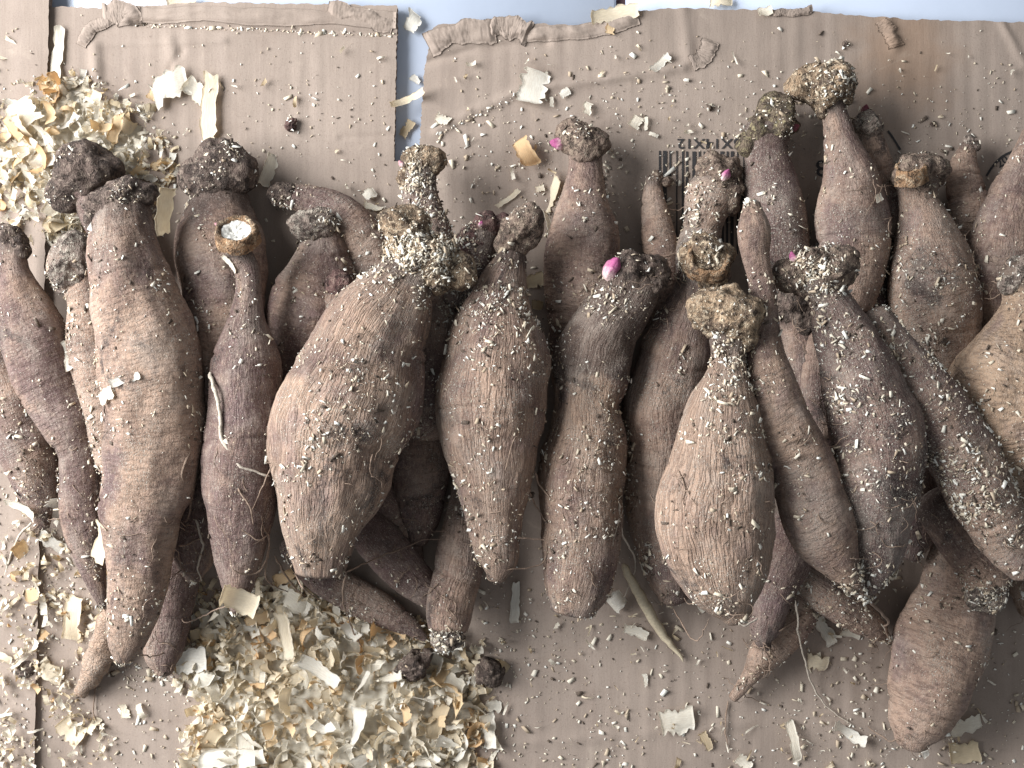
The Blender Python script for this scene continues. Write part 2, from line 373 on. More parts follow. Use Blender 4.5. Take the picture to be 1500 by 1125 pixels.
def crumple(name, pts, hw, hz, parent, mat, seed, dz=.0006):
    """torn strip of liner paper, lifted and crushed into facets"""
    Pq = catmull([(a, b) for a, b in pts], 70); n = len(Pq); m = 11
    T = np.gradient(Pq, axis=0); T /= np.linalg.norm(T, axis=1)[:, None]; nn = np.stack([-T[:, 1], T[:, 0]], 1); t = np.linspace(-1, 1, m)
    k = np.arange(n); ed = (fbm(np.stack([k / 13., 0 * k, 0 * k], 1), 3, seed) - .5)
    off = t[None] * hw * (1 + .9 * ed[:, None]) + 10 * ed[::-1][:, None]
    X = Pq[:, None] + nn[:, None] * off[..., None]
    q = np.stack([X[..., 0].ravel() / 46., X[..., 1].ravel() / 11., np.full(n * m, seed * 3.1)], 1)
    lift = ridged(q, 2, seed) ** 1.5 * hz * .75 * (1 - np.tile(np.abs(t), n) ** 3) * np.repeat(np.minimum(1, np.minimum(k, k[::-1]) / 6.), m)
    z = card_h(X[..., 0], X[..., 1]).ravel() + dz + lift; th = .0004
    V = np.stack([(X[..., 0].ravel() - 750) * K, (562.5 - X[..., 1].ravel()) * K, z], 1) + (RNG.random((n * m, 3)) - .5) * .00025
    g = np.arange(n * m).reshape(n, m); F = np.stack([g[:-1, :-1], g[:-1, 1:], g[1:, 1:], g[1:, :-1]], -1).reshape(-1, 4); N_ = n * m
    rim = np.r_[g[0, :], g[1:, -1], g[-1, -2::-1], g[-2:0:-1, 0]]; Fr = np.stack([rim, np.roll(rim, -1), np.roll(rim, -1) + N_, rim + N_], -1)
    link(name, mesh_np(name, np.vstack([V, V - [0, 0, th]]), np.vstack([F, F[:, ::-1] + N_, Fr]), mat, smooth=False), parent)
crumple('torn_edge', [(626, 66), (660, 50), (700, 47), (725, 44)], 17, .0026, card, CARD, 3)
crumple('torn_edge', [(715, 42), (745, 40), (775, 52)], 17, .0034, card, CARD, 9)
crumple('torn_edge', [(770, 52), (820, 48), (880, 42), (935, 28)], 10, .0024, card, CARD, 14)
crumple('torn_edge', [(205, 20), (300, 22), (420, 24), (580, 30)], 11, .0012, card, CARD, 24)
crumple('torn_edge', [(150, 20), (185, 18), (190, 36)], 16, .0022, card, CARD, 27)
crumple('torn_edge', [(480, 12), (520, 22), (575, 40)], 13, .0020, card, CARD, 34)
crumple('torn_edge', [(120, 68), (135, 40), (165, 30)], 9, .0020, card, CARD, 37)
crumple('torn_edge', [(1040, 60), (1030, 85), (1012, 95)], 12, .0013, card, CARD, 44)
crumple('torn_edge', [(1130, 17), (1160, 18), (1190, 15)], 5, .0012, card, CARD, 45)
crumple('torn_edge', [(1290, 30), (1305, 55), (1310, 70)], 10, .0016, card, CARD, 46)

# black print: an upside-down size mark, a bar code, one figure, part of a round stamp
def print_mesh(V2, F, name):
    V2 = np.asarray(V2, float); z = card_h(V2[:, 0], V2[:, 1]) + .00035
    W = np.stack([(V2[:, 0] - 750) * K, (562.5 - V2[:, 1]) * K, z], 1); return W
def quads(name, rects):
    V = []; F = []
    for x0, y0, x1, y1 in rects:
        ys = np.linspace(y0, y1, 8); b = len(V)
        for y in ys: V += [(x0, y), (x1, y)]
        for i in range(7): F.append([b + 2 * i, b + 2 * i + 2, b + 2 * i + 3, b + 2 * i + 1])
    return link(name, mesh_np(name, print_mesh(V, F, name), F, INK, smooth=False), card)
bars = []; x = 965.; k = 0
for wd in [3, 2, 6, 2, 3, 6, 2, 5, 3, 2, 3, 5, 6, 2, 3, 3, 2, 6, 3, 5, 2, 3, 6, 2, 3, 2, 5, 3, 2, 6, 3, 2]:
    if k % 2 == 0: bars.append((x, 222 if x > 1000 else 221, x + wd * .95, 258 if x < 990 and k % 4 == 0 else 372))
    x += wd * 1.05 + .4; k += 1
quads('barcode', bars)
def text_mesh(name, s, cx, cy, hpx, wpx, rot):
    cu = bpy.data.curves.new('t', 'FONT'); cu.body = s; cu.align_x = 'CENTER'; cu.align_y = 'CENTER'; cu.offset = .012; cu.resolution_u = 3
    to = bpy.data.objects.new('t', cu); C.objects.link(to)
    dg = bpy.context.evaluated_depsgraph_get(); me = bpy.data.meshes.new_from_object(to.evaluated_get(dg))
    C.objects.unlink(to); bpy.data.objects.remove(to)
    co = np.array([v.co[:] for v in me.vertices]); a = co[:, :2] - (co[:, :2].max(0) + co[:, :2].min(0)) / 2
    ext = a.max(0) - a.min(0); a = a / ext * [wpx, hpx]; c, sn = math.cos(rot), math.sin(rot)
    px = cx + a[:, 0] * c - a[:, 1] * sn; py = cy - (a[:, 0] * sn + a[:, 1] * c)
    W = print_mesh(np.stack([px, py], 1), None, name)
    for v, q in zip(me.vertices, W): v.co = q
    me.materials.clear(); me.materials.append(INK); me.name = name
    return link(name, me, card)
text_mesh('printed_size', '5X14X12', 1038, 211, 15, 92, math.pi)
text_mesh('printed_figure', '8', 1203, 247, 24, 17, math.pi)
text_mesh('printed_stamp_figure', '20', 1467, 237, 12, 18, .6)
def arc(name, pts, wpx):
    P = catmull([(a, b) for a, b in pts], 30); T = np.gradient(P, axis=0); T /= np.linalg.norm(T, axis=1)[:, None]; nn = np.stack([-T[:, 1], T[:, 0]], 1)
    V = np.stack([P - nn * wpx / 2, P + nn * wpx / 2], 1).reshape(-1, 2); F = [[2 * i, 2 * i + 1, 2 * i + 3, 2 * i + 2] for i in range(29)]
    link(name, mesh_np(name, print_mesh(V, F, name), F, INK, smooth=False), card)
arc('printed_stamp', [(1496, 217), (1470, 228), (1455, 242), (1444, 258)], 3.2)
arc('printed_stamp', [(1490, 236), (1472, 252), (1460, 272), (1453, 300)], 2.4)
arc('printed_line', [(1300, 192), (1308, 203), (1318, 220)], 3)

# ------------------------------------------------------------------ the tubers: centre lines traced as (x, y, half width)
T = []
def tuber(key, spine, label, crown=None, cmat=None, sprouts=(), tone=.5, dark=.3, dust=.4, ridge=.5, ochre=.3, cut=None, roots=(), flat=False, rub=.9, neck=0.):
    T.append(dict(key=key, spine=spine, label=label, crown=crown, cmat=cmat, sprouts=sprouts, tone=tone, dark=dark, dust=dust, ridge=ridge, ochre=ochre, cut=cut, roots=roots, flat=flat, rub=rub, neck=neck))
# order: lowest in the heap first
tuber('slim', [(957,262,11),(958,300,18),(963,340,22),(968,380,27),(970,430,28),(968,480,22)], 'slim pale tuber pointing up over the printed bar code', [(962,258,10),(975,266,8)], CR_BROWN, tone=.2, dark=.1, dust=.2, ridge=.2, roots=[([(975,305),(990,311),(1005,303)],.8)])
tuber('small_back', [(1268,180,14),(1272,205,22),(1285,245,27),(1300,290,30),(1310,340,25)], 'small dusty tuber with dark red tip behind the tall knob-headed tuber', [(1270,188,20)], CR_GREY, [(1266,166,16,80)], tone=.3, dust=.8)
tuber('cone', [(1420,210,9),(1414,240,20),(1418,270,27),(1424,300,30),(1420,340,26),(1412,380,18)], 'short grey cone-shaped tuber with frayed tip beside the round stamp', [(1421,207,8),(1428,214,7)], CR_GREY, tone=.4, dark=.05, dust=.3, ridge=.1)
tuber('pinkedge', [(1512,195,14),(1502,250,30),(1487,300,42),(1475,350,52),(1468,400,50),(1462,450,40),(1458,500,25)], 'pinkish wide tuber cut by the right edge, above the pale bulging one', None, None, tone=.55, dark=.1, dust=.3, ridge=.4)
tuber('curl', [(406,285,17),(435,290,19),(475,303,26),(508,330,37),(535,370,42),(545,410,40),(545,450,36)], 'brown tuber bent sideways with blunt dark end, lying on bare cardboard', [(408,284,20),(424,284,15)], CR_DARK, tone=.6, dark=.2, dust=.35, ridge=.1)
tuber('bottle', [(856,208,29),(858,240,25),(857,290,36),(855,340,50),(853,390,56),(850,440,52),(845,500,42),(838,560,30)], 'bottle-shaped tuber with flat dark top and pink sprout at its upper left', [(842,204,20),(868,208,22),(856,212,27)], CR_BROWN, [(822,212,19,172)], tone=.5, dark=.12, dust=.3, ridge=.15)
tuber('dusty_purple', [(1125,190,34),(1122,225,32),(1128,270,40),(1138,320,46),(1145,370,44),(1150,430,36),(1160,500,25)], 'dark purplish tuber with yellow-green mould on its crown', [(1112,190,30),(1140,182,28),(1160,186,13),(1100,212,18),(1125,165,18)], CR_GREEN, [(1160,187,14,10)], tone=.9, dark=.45, dust=.8, ridge=.3)
tuber('darkhead', [(128,255,38),(150,290,40),(175,340,40),(190,400,34)], 'tuber with a big black rounded crown among the upper left shavings', [(128,252,44),(150,250,36),(100,282,28)], CR_DARK, tone=.8, dark=.6)
tuber('edge_left', [(-5,530,38),(22,600,46),(43,650,47),(52,700,38),(58,740,25),(62,770,10)], 'mauve dusty tuber with a pointed end at the left edge', None, None, tone=.6, dark=.15, dust=.8, ridge=.3)
tuber('under_shavings', [(425,795,18),(470,845,25),(520,870,26),(565,895,23),(600,918,14),(622,935,5)], 'thin grey-brown tuber lying slantwise on the shavings heap', None, None, tone=.6, dust=.7, ridge=.4)
tuber('hole_back', [(520,680,25),(552,735,30),(582,782,27),(606,818,16),(615,832,5)], 'pointed mauve tuber deep in the gap right of the largest tuber', None, None, tone=.6, dark=.2)
tuber('pale_low', [(1180,850,28),(1162,900,32),(1137,940,29),(1116,965,24),(1098,990,13),(1074,1022,7)], 'pale tuber with a shrivelled flaky root end, below the round-bellied tuber', None, None, tone=.2, dark=.05, dust=.3, ridge=.2, roots=[([(1165,878),(1168,930),(1180,985),(1195,1015),(1216,1040),(1250,1062)],1.5),([(1140,925),(1165,906),(1192,893)],1.4),([(1066,1026),(1062,1060),(1066,1100)],1.3)])
tuber('fibrous', [(1165,838,20),(1200,863,27),(1240,893,27),(1275,918,20),(1302,938,5)], 'rough fibrous spindle tuber lying slantwise on the cardboard', None, None, tone=.45, dark=.2, dust=.7, ridge=.5)
tuber('big_low', [(1405,800,40),(1400,840,50),(1394,885,59),(1385,930,65),(1371,980,64),(1355,1030,54),(1342,1065,42),(1336,1085,24)], 'smooth pale brown tuber set apart at the lower right corner', None, None, tone=.22, dark=.1, dust=.35, ridge=.05, rub=.96, roots=[([(1316,1084),(1292,1077),(1270,1064)],1.2)])
tuber('low_left', [(262,760,40),(252,840,38),(245,890,34),(240,930,30),(238,962,26),(240,982,14)], 'short brown tuber end beside the big left tuber, over bare cardboard', None, None, tone=.7, dark=.3, dust=.5)
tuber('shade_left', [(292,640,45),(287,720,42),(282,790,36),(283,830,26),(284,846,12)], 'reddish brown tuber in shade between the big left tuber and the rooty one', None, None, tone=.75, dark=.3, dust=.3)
tuber('ballhead', [(322,295,42),(322,340,60),(324,385,66),(325,440,58),(322,500,48),(315,560,40),(310,620,34)], 'smooth brown tuber with a large round dark ball for a crown', [(325,247,42),(347,255,32),(290,258,30),(320,270,40)], CR_DARK, tone=.5, dark=.15, dust=.2, ridge=.12)
tuber('plump', [(466,330,22),(472,355,32),(468,400,50),(457,450,62),(448,500,60),(440,550,48),(432,590,30)], 'plump plain brown tuber with a crumbly crown, left of the largest tuber', [(462,328,24),(476,338,20),(448,332,16)], CR_GREY, tone=.6, dark=.15, dust=.3, ridge=.15)
tuber('stub', [(497,415,18),(497,450,22),(508,500,25),(528,560,25)], 'small mauve stub with reddish end leaning on the largest tuber', [(500,416,20),(510,425,15)], CR_RED, tone=.5, dust=.9)
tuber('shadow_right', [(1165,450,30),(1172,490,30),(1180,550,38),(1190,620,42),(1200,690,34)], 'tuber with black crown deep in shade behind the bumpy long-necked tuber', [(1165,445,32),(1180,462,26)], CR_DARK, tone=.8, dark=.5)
tuber('sliver', [(1203,465,12),(1198,505,21),(1200,570,25),(1205,630,22)], 'narrow brown tuber showing only a sliver left of the grey long-necked one', None, None, tone=.6, dark=.3)
tuber('stem_back', [(1258,390,24),(1268,430,30),(1288,480,34),(1302,520,30)], 'dark brown tuber whose knobby crown touches the mouldy one', [(1258,392,26),(1248,372,20),(1270,410,22)], CR_DARK, tone=.8, dark=.5, dust=.3)
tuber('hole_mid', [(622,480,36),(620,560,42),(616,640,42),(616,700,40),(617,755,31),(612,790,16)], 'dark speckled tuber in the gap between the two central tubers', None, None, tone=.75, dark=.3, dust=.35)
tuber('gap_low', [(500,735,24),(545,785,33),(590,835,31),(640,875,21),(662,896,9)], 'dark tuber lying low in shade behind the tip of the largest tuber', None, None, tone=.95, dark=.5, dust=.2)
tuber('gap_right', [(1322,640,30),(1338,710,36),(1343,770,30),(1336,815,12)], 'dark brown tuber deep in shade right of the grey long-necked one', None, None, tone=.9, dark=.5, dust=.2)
tuber('flat_end', [(694,640,22),(687,700,27),(679,760,31),(669,820,35),(661,870,35),(656,905,33),(654,922,28)], 'mauve tuber with flat chopped end on the cardboard, low in the middle', [(648,922,12),(668,921,12),(655,922,16)], CR_GREY, tone=.5, dark=.3, dust=.3, ridge=.75, flat=True)
tuber('edge_low', [(1512,790,38),(1506,850,36),(1510,892,20)], 'pale tuber end at the right edge beside the speckled slanting one', None, None, tone=.2, dust=.3, ochre=.7)
tuber('dark_low', [(1168,765,36),(1152,820,36),(1136,870,29),(1122,915,25),(1119,938,15),(1124,950,5)], 'dark reddish brown tuber poking out beneath the round-bellied tuber', None, None, tone=.95, dark=.5, dust=.35, roots=[([(1110,905),(1090,915),(1082,912)],1.2)])
tuber('purple_left', [(16,352,20),(18,400,26),(36,460,44),(60,520,51),(84,575,48),(102,620,42),(115,656,30),(118,690,31),(122,740,33),(128,790,29),(139,840,18),(150,885,6)], 'long dark purple-brown tuber with a waist, leftmost of the standing ones', [(18,352,22),(30,362,14)], CR_DARK, tone=.75, dark=.45, dust=.35, ridge=.15, roots=[([(62,752),(38,780),(16,822),(5,868),(1,905)],1.9)])
tuber('greyhead', [(102,368,26),(100,395,31),(120,430,27),(132,490,34),(146,550,36),(160,610,34),(172,680,28)], 'slender tuber with a pale grey dusty crown, left of the big left tuber', [(100,372,28),(98,396,30),(118,380,22)], CR_GREY, tone=.25, dark=.1, dust=.9, ridge=.2)
tuber('tall', [(1216,150,20),(1222,170,18),(1230,210,25),(1242,260,40),(1252,310,53),(1255,360,52),(1255,400,42),(1250,440,30)], 'tall tuber with thin neck and craggy pale knob, topmost in the heap', [(1212,118,34),(1195,112,24),(1232,112,24),(1205,140,26),(1230,132,22),(1177,130,13),(1205,168,12)], CR_PALE, tone=.5, dark=.1, dust=.5, ridge=.3)
tuber('orangecut', [(1343,262,32),(1343,290,27),(1352,330,41),(1363,380,58),(1370,430,64),(1378,480,58),(1385,530,40),(1387,562,14)], 'stout speckled tuber with an orange cut across its flat crown', [(1330,256,24),(1362,252,25),(1345,262,28)], CR_BROWN, tone=.4, dark=.3, dust=.9, ridge=.3, cut=(1329,246,22,9,'orange',95))
tuber('budneck', [(1050,255,28),(1045,285,37),(1026,330,28),(1016,380,30),(1010,430,25)], 'hunched tuber with a magenta bud on its sawdust-covered shoulder', [(1052,262,32),(1040,245,18),(1064,280,26),(1062,244,20)], CR_BROWN, [(1060,260,17,60)], tone=.4, dark=.5, dust=.9)
tuber('highstem', [(612,250,26),(614,275,25),(622,300,24),(632,335,28),(640,380,32),(642,450,40),(632,540,46),(616,620,42)], 'tuber with a yellowish sawdusty stump rising behind the largest tuber', [(612,243,28),(622,238,24),(600,260,20),(598,240,14)], CR_PALE, [(590,242,10,130)], tone=.6, dark=.4, dust=.8)
tuber('rooty', [(347,372,20),(362,400,18),(361,440,21),(357,480,33),(357,530,50),(355,600,55),(352,660,61),(352,720,58),(352,780,46),(350,830,33),(347,870,20),(346,895,8)], 'thin-necked brown tuber with sawn-off crown and thick side root', [(347,352,22),(332,350,14),(362,352,16)], CR_BROWN, [(322,331,9,150)], tone=.7, dark=.3, dust=.3, ridge=.45, cut=(348,338,27,16,'pith',80),
      roots=[([(308,545),(316,570),(322,600),(325,640),(340,668),(356,684),(375,690),(396,698)],3.0),([(382,755),(396,800),(378,838),(345,836),(337,818)],1.6),([(348,715),(368,742),(372,768)],1.2),([(400,680),(378,730),(368,748)],1.1),([(355,775),(385,790),(400,770)],1.0),([(345,880),(300,893),(268,905)],1.1),([(395,800),(402,840),(430,870)],1.3)])
tuber('stump', [(1385,735,42),(1405,780,39),(1425,820,38),(1440,850,36),(1447,866,29)], 'stumpy tuber with mouldy chopped end resting on the smooth pale one', [(1443,862,30),(1455,850,20),(1432,868,16)], CR_GREY, tone=.55, dark=.3, dust=.5, flat=True)
tuber('ochre', [(1494,397,31),(1499,440,32),(1492,490,56),(1478,550,90),(1478,600,94),(1490,650,85),(1505,700,60),(1515,750,40)], 'pale ochre bulging tuber with narrow neck, cut off by the right edge', [(1492,400,30),(1508,395,28)], CR_GREY, tone=.05, dark=.0, dust=.3, ridge=.05, ochre=1.)
tuber('bent_speckled', [(1282,465,24),(1310,510,31),(1345,560,41),(1378,610,48),(1405,660,52),(1428,710,52),(1455,760,45),(1480,800,36),(1502,832,24)], 'tuber slanting down to the right edge, thick with white specks at its lower end', None, None, tone=.5, dark=.4, dust=.9, ridge=.3)
tuber('cuttop', [(1033,392,40),(1015,430,33),(1000,480,48),(984,540,59),(976,600,63),(973,660,61),(972,720,57),(975,780,49),(982,840,37),(988,872,23)], 'long tuber with a round orange-rimmed cut crown, left of the round-bellied one', [(1032,390,40),(1012,388,24),(1052,392,26)], CR_PALE, tone=.45, dark=.2, dust=.6, ridge=.6, cut=(1036,378,30,20,'hollow',60), roots=[([(906,735),(911,780),(925,810),(928,840),(915,868),(904,890)],1.5),([(906,758),(897,800)],1.0),([(985,890),(995,908),(1040,905)],1.0)])
tuber('sprouting', [(930,415,40),(907,450,48),(884,490,54),(868,530,56),(859,568,51),(855,592,47),(853,640,56),(849,700,64),(852,760,61),(848,820,55),(843,865,47),(838,895,32)], 'tuber topped by a fat pink sprout, dark above its waist and ochre below', [(940,405,32),(918,415,30),(955,398,22),(935,432,28)], CR_DARK, [(893,402,27,65)], tone=.45, dark=.4, dust=.6, ridge=.7, ochre=.5, flat=True, neck=.046, roots=[([(782,690),(792,712),(815,737)],1.4),([(775,722),(788,745),(800,765)],1.2)])
tuber('bigleft', [(178,295,36),(180,315,40),(183,360,50),(196,430,63),(213,500,75),(221,560,75),(221,640,73),(217,700,67),(210,770,57),(203,840,47),(193,900,38),(184,945,26),(180,965,12)], 'longest tuber, brightly lit on its left side, with a dark twisted crown', [(180,292,26),(203,284,19),(148,300,22),(165,294,22),(140,318,15),(192,280,20)], CR_DARK, tone=.38, dark=.3, dust=.4, ridge=.12, ochre=.4,
      roots=[([(178,880),(158,930),(135,985),(112,1022)],[22,24,22,8]),([(280,655),(270,690),(272,715),(283,722),(282,758),(268,765)],2.1),([(288,760),(297,800),(290,832),(296,852)],1.8),([(205,960),(235,957),(272,943)],1.),([(145,985),(138,1040),(155,1086)],1.2),([(262,800),(280,795),(300,785)],1.3)])
tuber('longneck', [(1199,412,30),(1209,432,28),(1232,480,40),(1258,540,54),(1275,600,65),(1283,660,68),(1285,720,64),(1283,770,54),(1280,815,42),(1272,850,26),(1267,872,10)], 'grey long-necked tuber with a wide crown crusted in white mould', [(1185,398,32),(1160,404,22),(1205,400,34),(1222,385,26),(1148,408,10)], CR_BROWN, [(1162,379,12,110)], tone=.7, dark=.55, dust=.9, ridge=.5, ochre=0.)
tuber('bumpy', [(1101,300,12),(1105,335,24),(1106,380,19),(1114,430,19),(1122,480,23),(1127,530,32),(1139,590,40),(1156,650,46),(1176,700,51),(1196,750,53),(1214,790,46),(1236,830,28),(1253,858,14),(1262,873,5)], 'long thin-necked tuber with blunt conical head and whip-like root tail', None, None, tone=.5, dark=.15, dust=.3, ridge=.1, ochre=.5, roots=[([(1250,858),(1272,890),(1288,912),(1299,933),(1307,953)],[3,2.4,2,1.5,.6]),([(1290,912),(1302,935),(1304,945)],1.)])
tuber('sidecrown', [(708,342,24),(698,362,26),(685,400,30),(670,440,26)], 'rough reddish crown with a tiny magenta bud between the two central tubers', [(712,338,22),(694,352,22),(736,326,13),(681,376,23),(668,394,20)], CR_RED, [(704,330,9,70)], tone=.8, dark=.6, dust=.6)
tuber('largest', [(604,395,40),(590,418,50),(560,470,74),(531,530,92),(509,590,99),(494,650,97),(483,700,85),(476,750,68),(472,800,50),(470,838,36)], 'largest tuber, tilted in the middle left, its crown heaped with pale sawdust', [(610,375,36),(640,380,34),(668,392,26),(585,375,28),(590,330,28),(605,332,26),(625,400,30)], CR_PALE, tone=.4, dark=.35, dust=.5, ridge=.95, ochre=.5, flat=True, roots=[([(505,838),(560,812),(600,797),(620,790),(652,790)],1.2),([(507,838),(508,872),(520,915),(542,968)],1.4),([(402,812),(432,850),(470,895),(480,925)],1.6),([(425,825),(445,860),(470,880)],1.3)])
tuber('central', [(750,375,21),(738,410,34),(732,440,46),(724,490,69),(719,550,79),(719,620,79),(722,680,65),(724,740,47),(727,790,36),(730,822,29),(727,846,12)], 'central tuber with brown fist-like crown, white crumbs on its upper belly', [(763,332,30),(776,342,22),(752,352,24),(770,316,20)], CR_BROWN, tone=.3, dark=.25, dust=.6, ridge=.9, ochre=.35, roots=[([(742,835),(790,812),(802,795)],1.1),([(757,786),(800,790),(815,788)],1.1),([(740,690),(755,640),(772,655)],.8)])
tuber('belly', [(1067,500,28),(1066,520,24),(1064,548,30),(1058,590,50),(1055,640,68),(1055,700,80),(1055,760,86),(1057,810,81),(1063,850,66),(1073,882,44),(1080,900,22)], 'round-bellied pale tuber with a lumpy yellowish knob for a crown, front centre right', [(1068,462,40),(1050,450,30),(1092,458,28),(1040,480,22),(1090,485,24),(1068,430,18)], CR_PALE, tone=.2, dark=.28, dust=.6, ridge=1., ochre=.45)

# ------------------------------------------------------------------ settle the heap: each tuber rests on what lies below it
GX, GY, G = .26, .21, .001
nx, ny = int(2 * GX / G), int(2 * GY / G)
H = np.full((ny, nx), Z0)
gxs = -GX + (np.arange(nx) + .5) * G; gys = -GY + (np.arange(ny) + .5) * G
def heap_mound(px, py):
    """the shavings heap at the bottom, in metres above the cardboard"""
    a = np.exp(-(((px - 480) / 190.) ** 2 + ((py - 1040) / 135.) ** 2) ** 1.6)
    b = np.exp(-(((px - 90) / 105.) ** 2 + ((py - 225) / 85.) ** 2) ** 1.6)
    return .010 * a + .009 * b
PXg, PYg = np.meshgrid(gxs / K + 750, 562.5 - gys / K)
H += .5 * heap_mound(PXg, PYg)
TOL = .0065
def world_path(t, za, zb):
    sp = catmull(t['spine'], 60); n = len(sp); tt = np.linspace(0, 1, n); z = za * (1 - tt) + zb * tt
    s = (CAMZ - z) / .5
    return np.stack([(sp[:, 0] - 750) * K * s, (562.5 - sp[:, 1]) * K * s, z, np.maximum(sp[:, 2], 3) * K * s, tt], 1)
def crown_lumps(t, za):
    s = (CAMZ - za) / .5
    return [((a - 750) * K * s, (562.5 - b) * K * s, za, r * K * s) for a, b, r in (t['crown'] or [])]
def cells(x, y, r):
    i0, i1 = int((x - r + GX) / G), int((x + r + GX) / G) + 1; j0, j1 = int((y - r + GY) / G), int((y + r + GY) / G) + 1
    i0, i1, j0, j1 = max(i0, 0), min(i1, nx), max(j0, 0), min(j1, ny)
    if i0 >= i1 or j0 >= j1: return None
    d2 = (gxs[i0:i1][None] - x) ** 2 + (gys[j0:j1][:, None] - y) ** 2
    return slice(j0, j1), slice(i0, i1), np.sqrt(np.maximum(r * r - d2, 0)), d2 < r * r
for t in T:
    za = zb = Z0 + .02
    for it in range(4):
        W = world_path(t, za, zb); need = []; tts = []
        for x, y, z, r, u in W:
            c = cells(x, y, r * .97)
            if c is None: continue
            js, is_, hh, mk = c
            if not mk.any(): continue
            nd = np.max(np.where(mk, np.where(H[js, is_] > Z0 + .004, H[js, is_] - TOL, H[js, is_]) + hh * t['rub'], 0)); need.append(nd); tts.append(u)
        for x, y, z, r in crown_lumps(t, za):
            c = cells(x, y, r * .8)
            if c is None: continue
            js, is_, hh, mk = c
            if mk.any(): need.append(np.max(np.where(mk, H[js, is_] - TOL * .5 + hh * .7, 0))); tts.append(0.)
        need = np.array(need); tts = np.array(tts); best = None
        for a in np.linspace(Z0 + .002, .11, 110):
            if (need - (1 - tts) * a)[tts < .02].max(initial=-1) > 1e-4: continue
            m = tts >= .02; b = max(np.max((need[m] - (1 - tts[m]) * a) / tts[m]), Z0 + .001)
            cost = a + b + .6 * abs(a - b)
            if best is None or cost < best[0]: best = (cost, a, b)
        za, zb = best[1], min(best[2], .10)
    t['za'], t['zb'] = za, zb
    W = world_path(t, za, zb)
    for x, y, z, r in [tuple(q[:4]) for q in W] + crown_lumps(t, za):
        c = cells(x, y, r)
        if c is None: continue
        js, is_, hh, mk = c
        H[js, is_] = np.where(mk, np.maximum(H[js, is_], z + hh * t['rub']), H[js, is_])
def hit(px, py):
    for z in np.arange(.13, Z0, -.0007):
        p = U(px, py, z); i, j = int((p[0] + GX) / G), int((p[1] + GY) / G)
        if 0 <= i < nx and 0 <= j < ny and H[j, i] >= z: return p
    return U(px, py, Z0 + .0006)
def hval(x, y):
    i = np.clip(((x + GX) / G).astype(int), 0, nx - 1); j = np.clip(((y + GY) / G).astype(int), 0, ny - 1); return H[j, i]

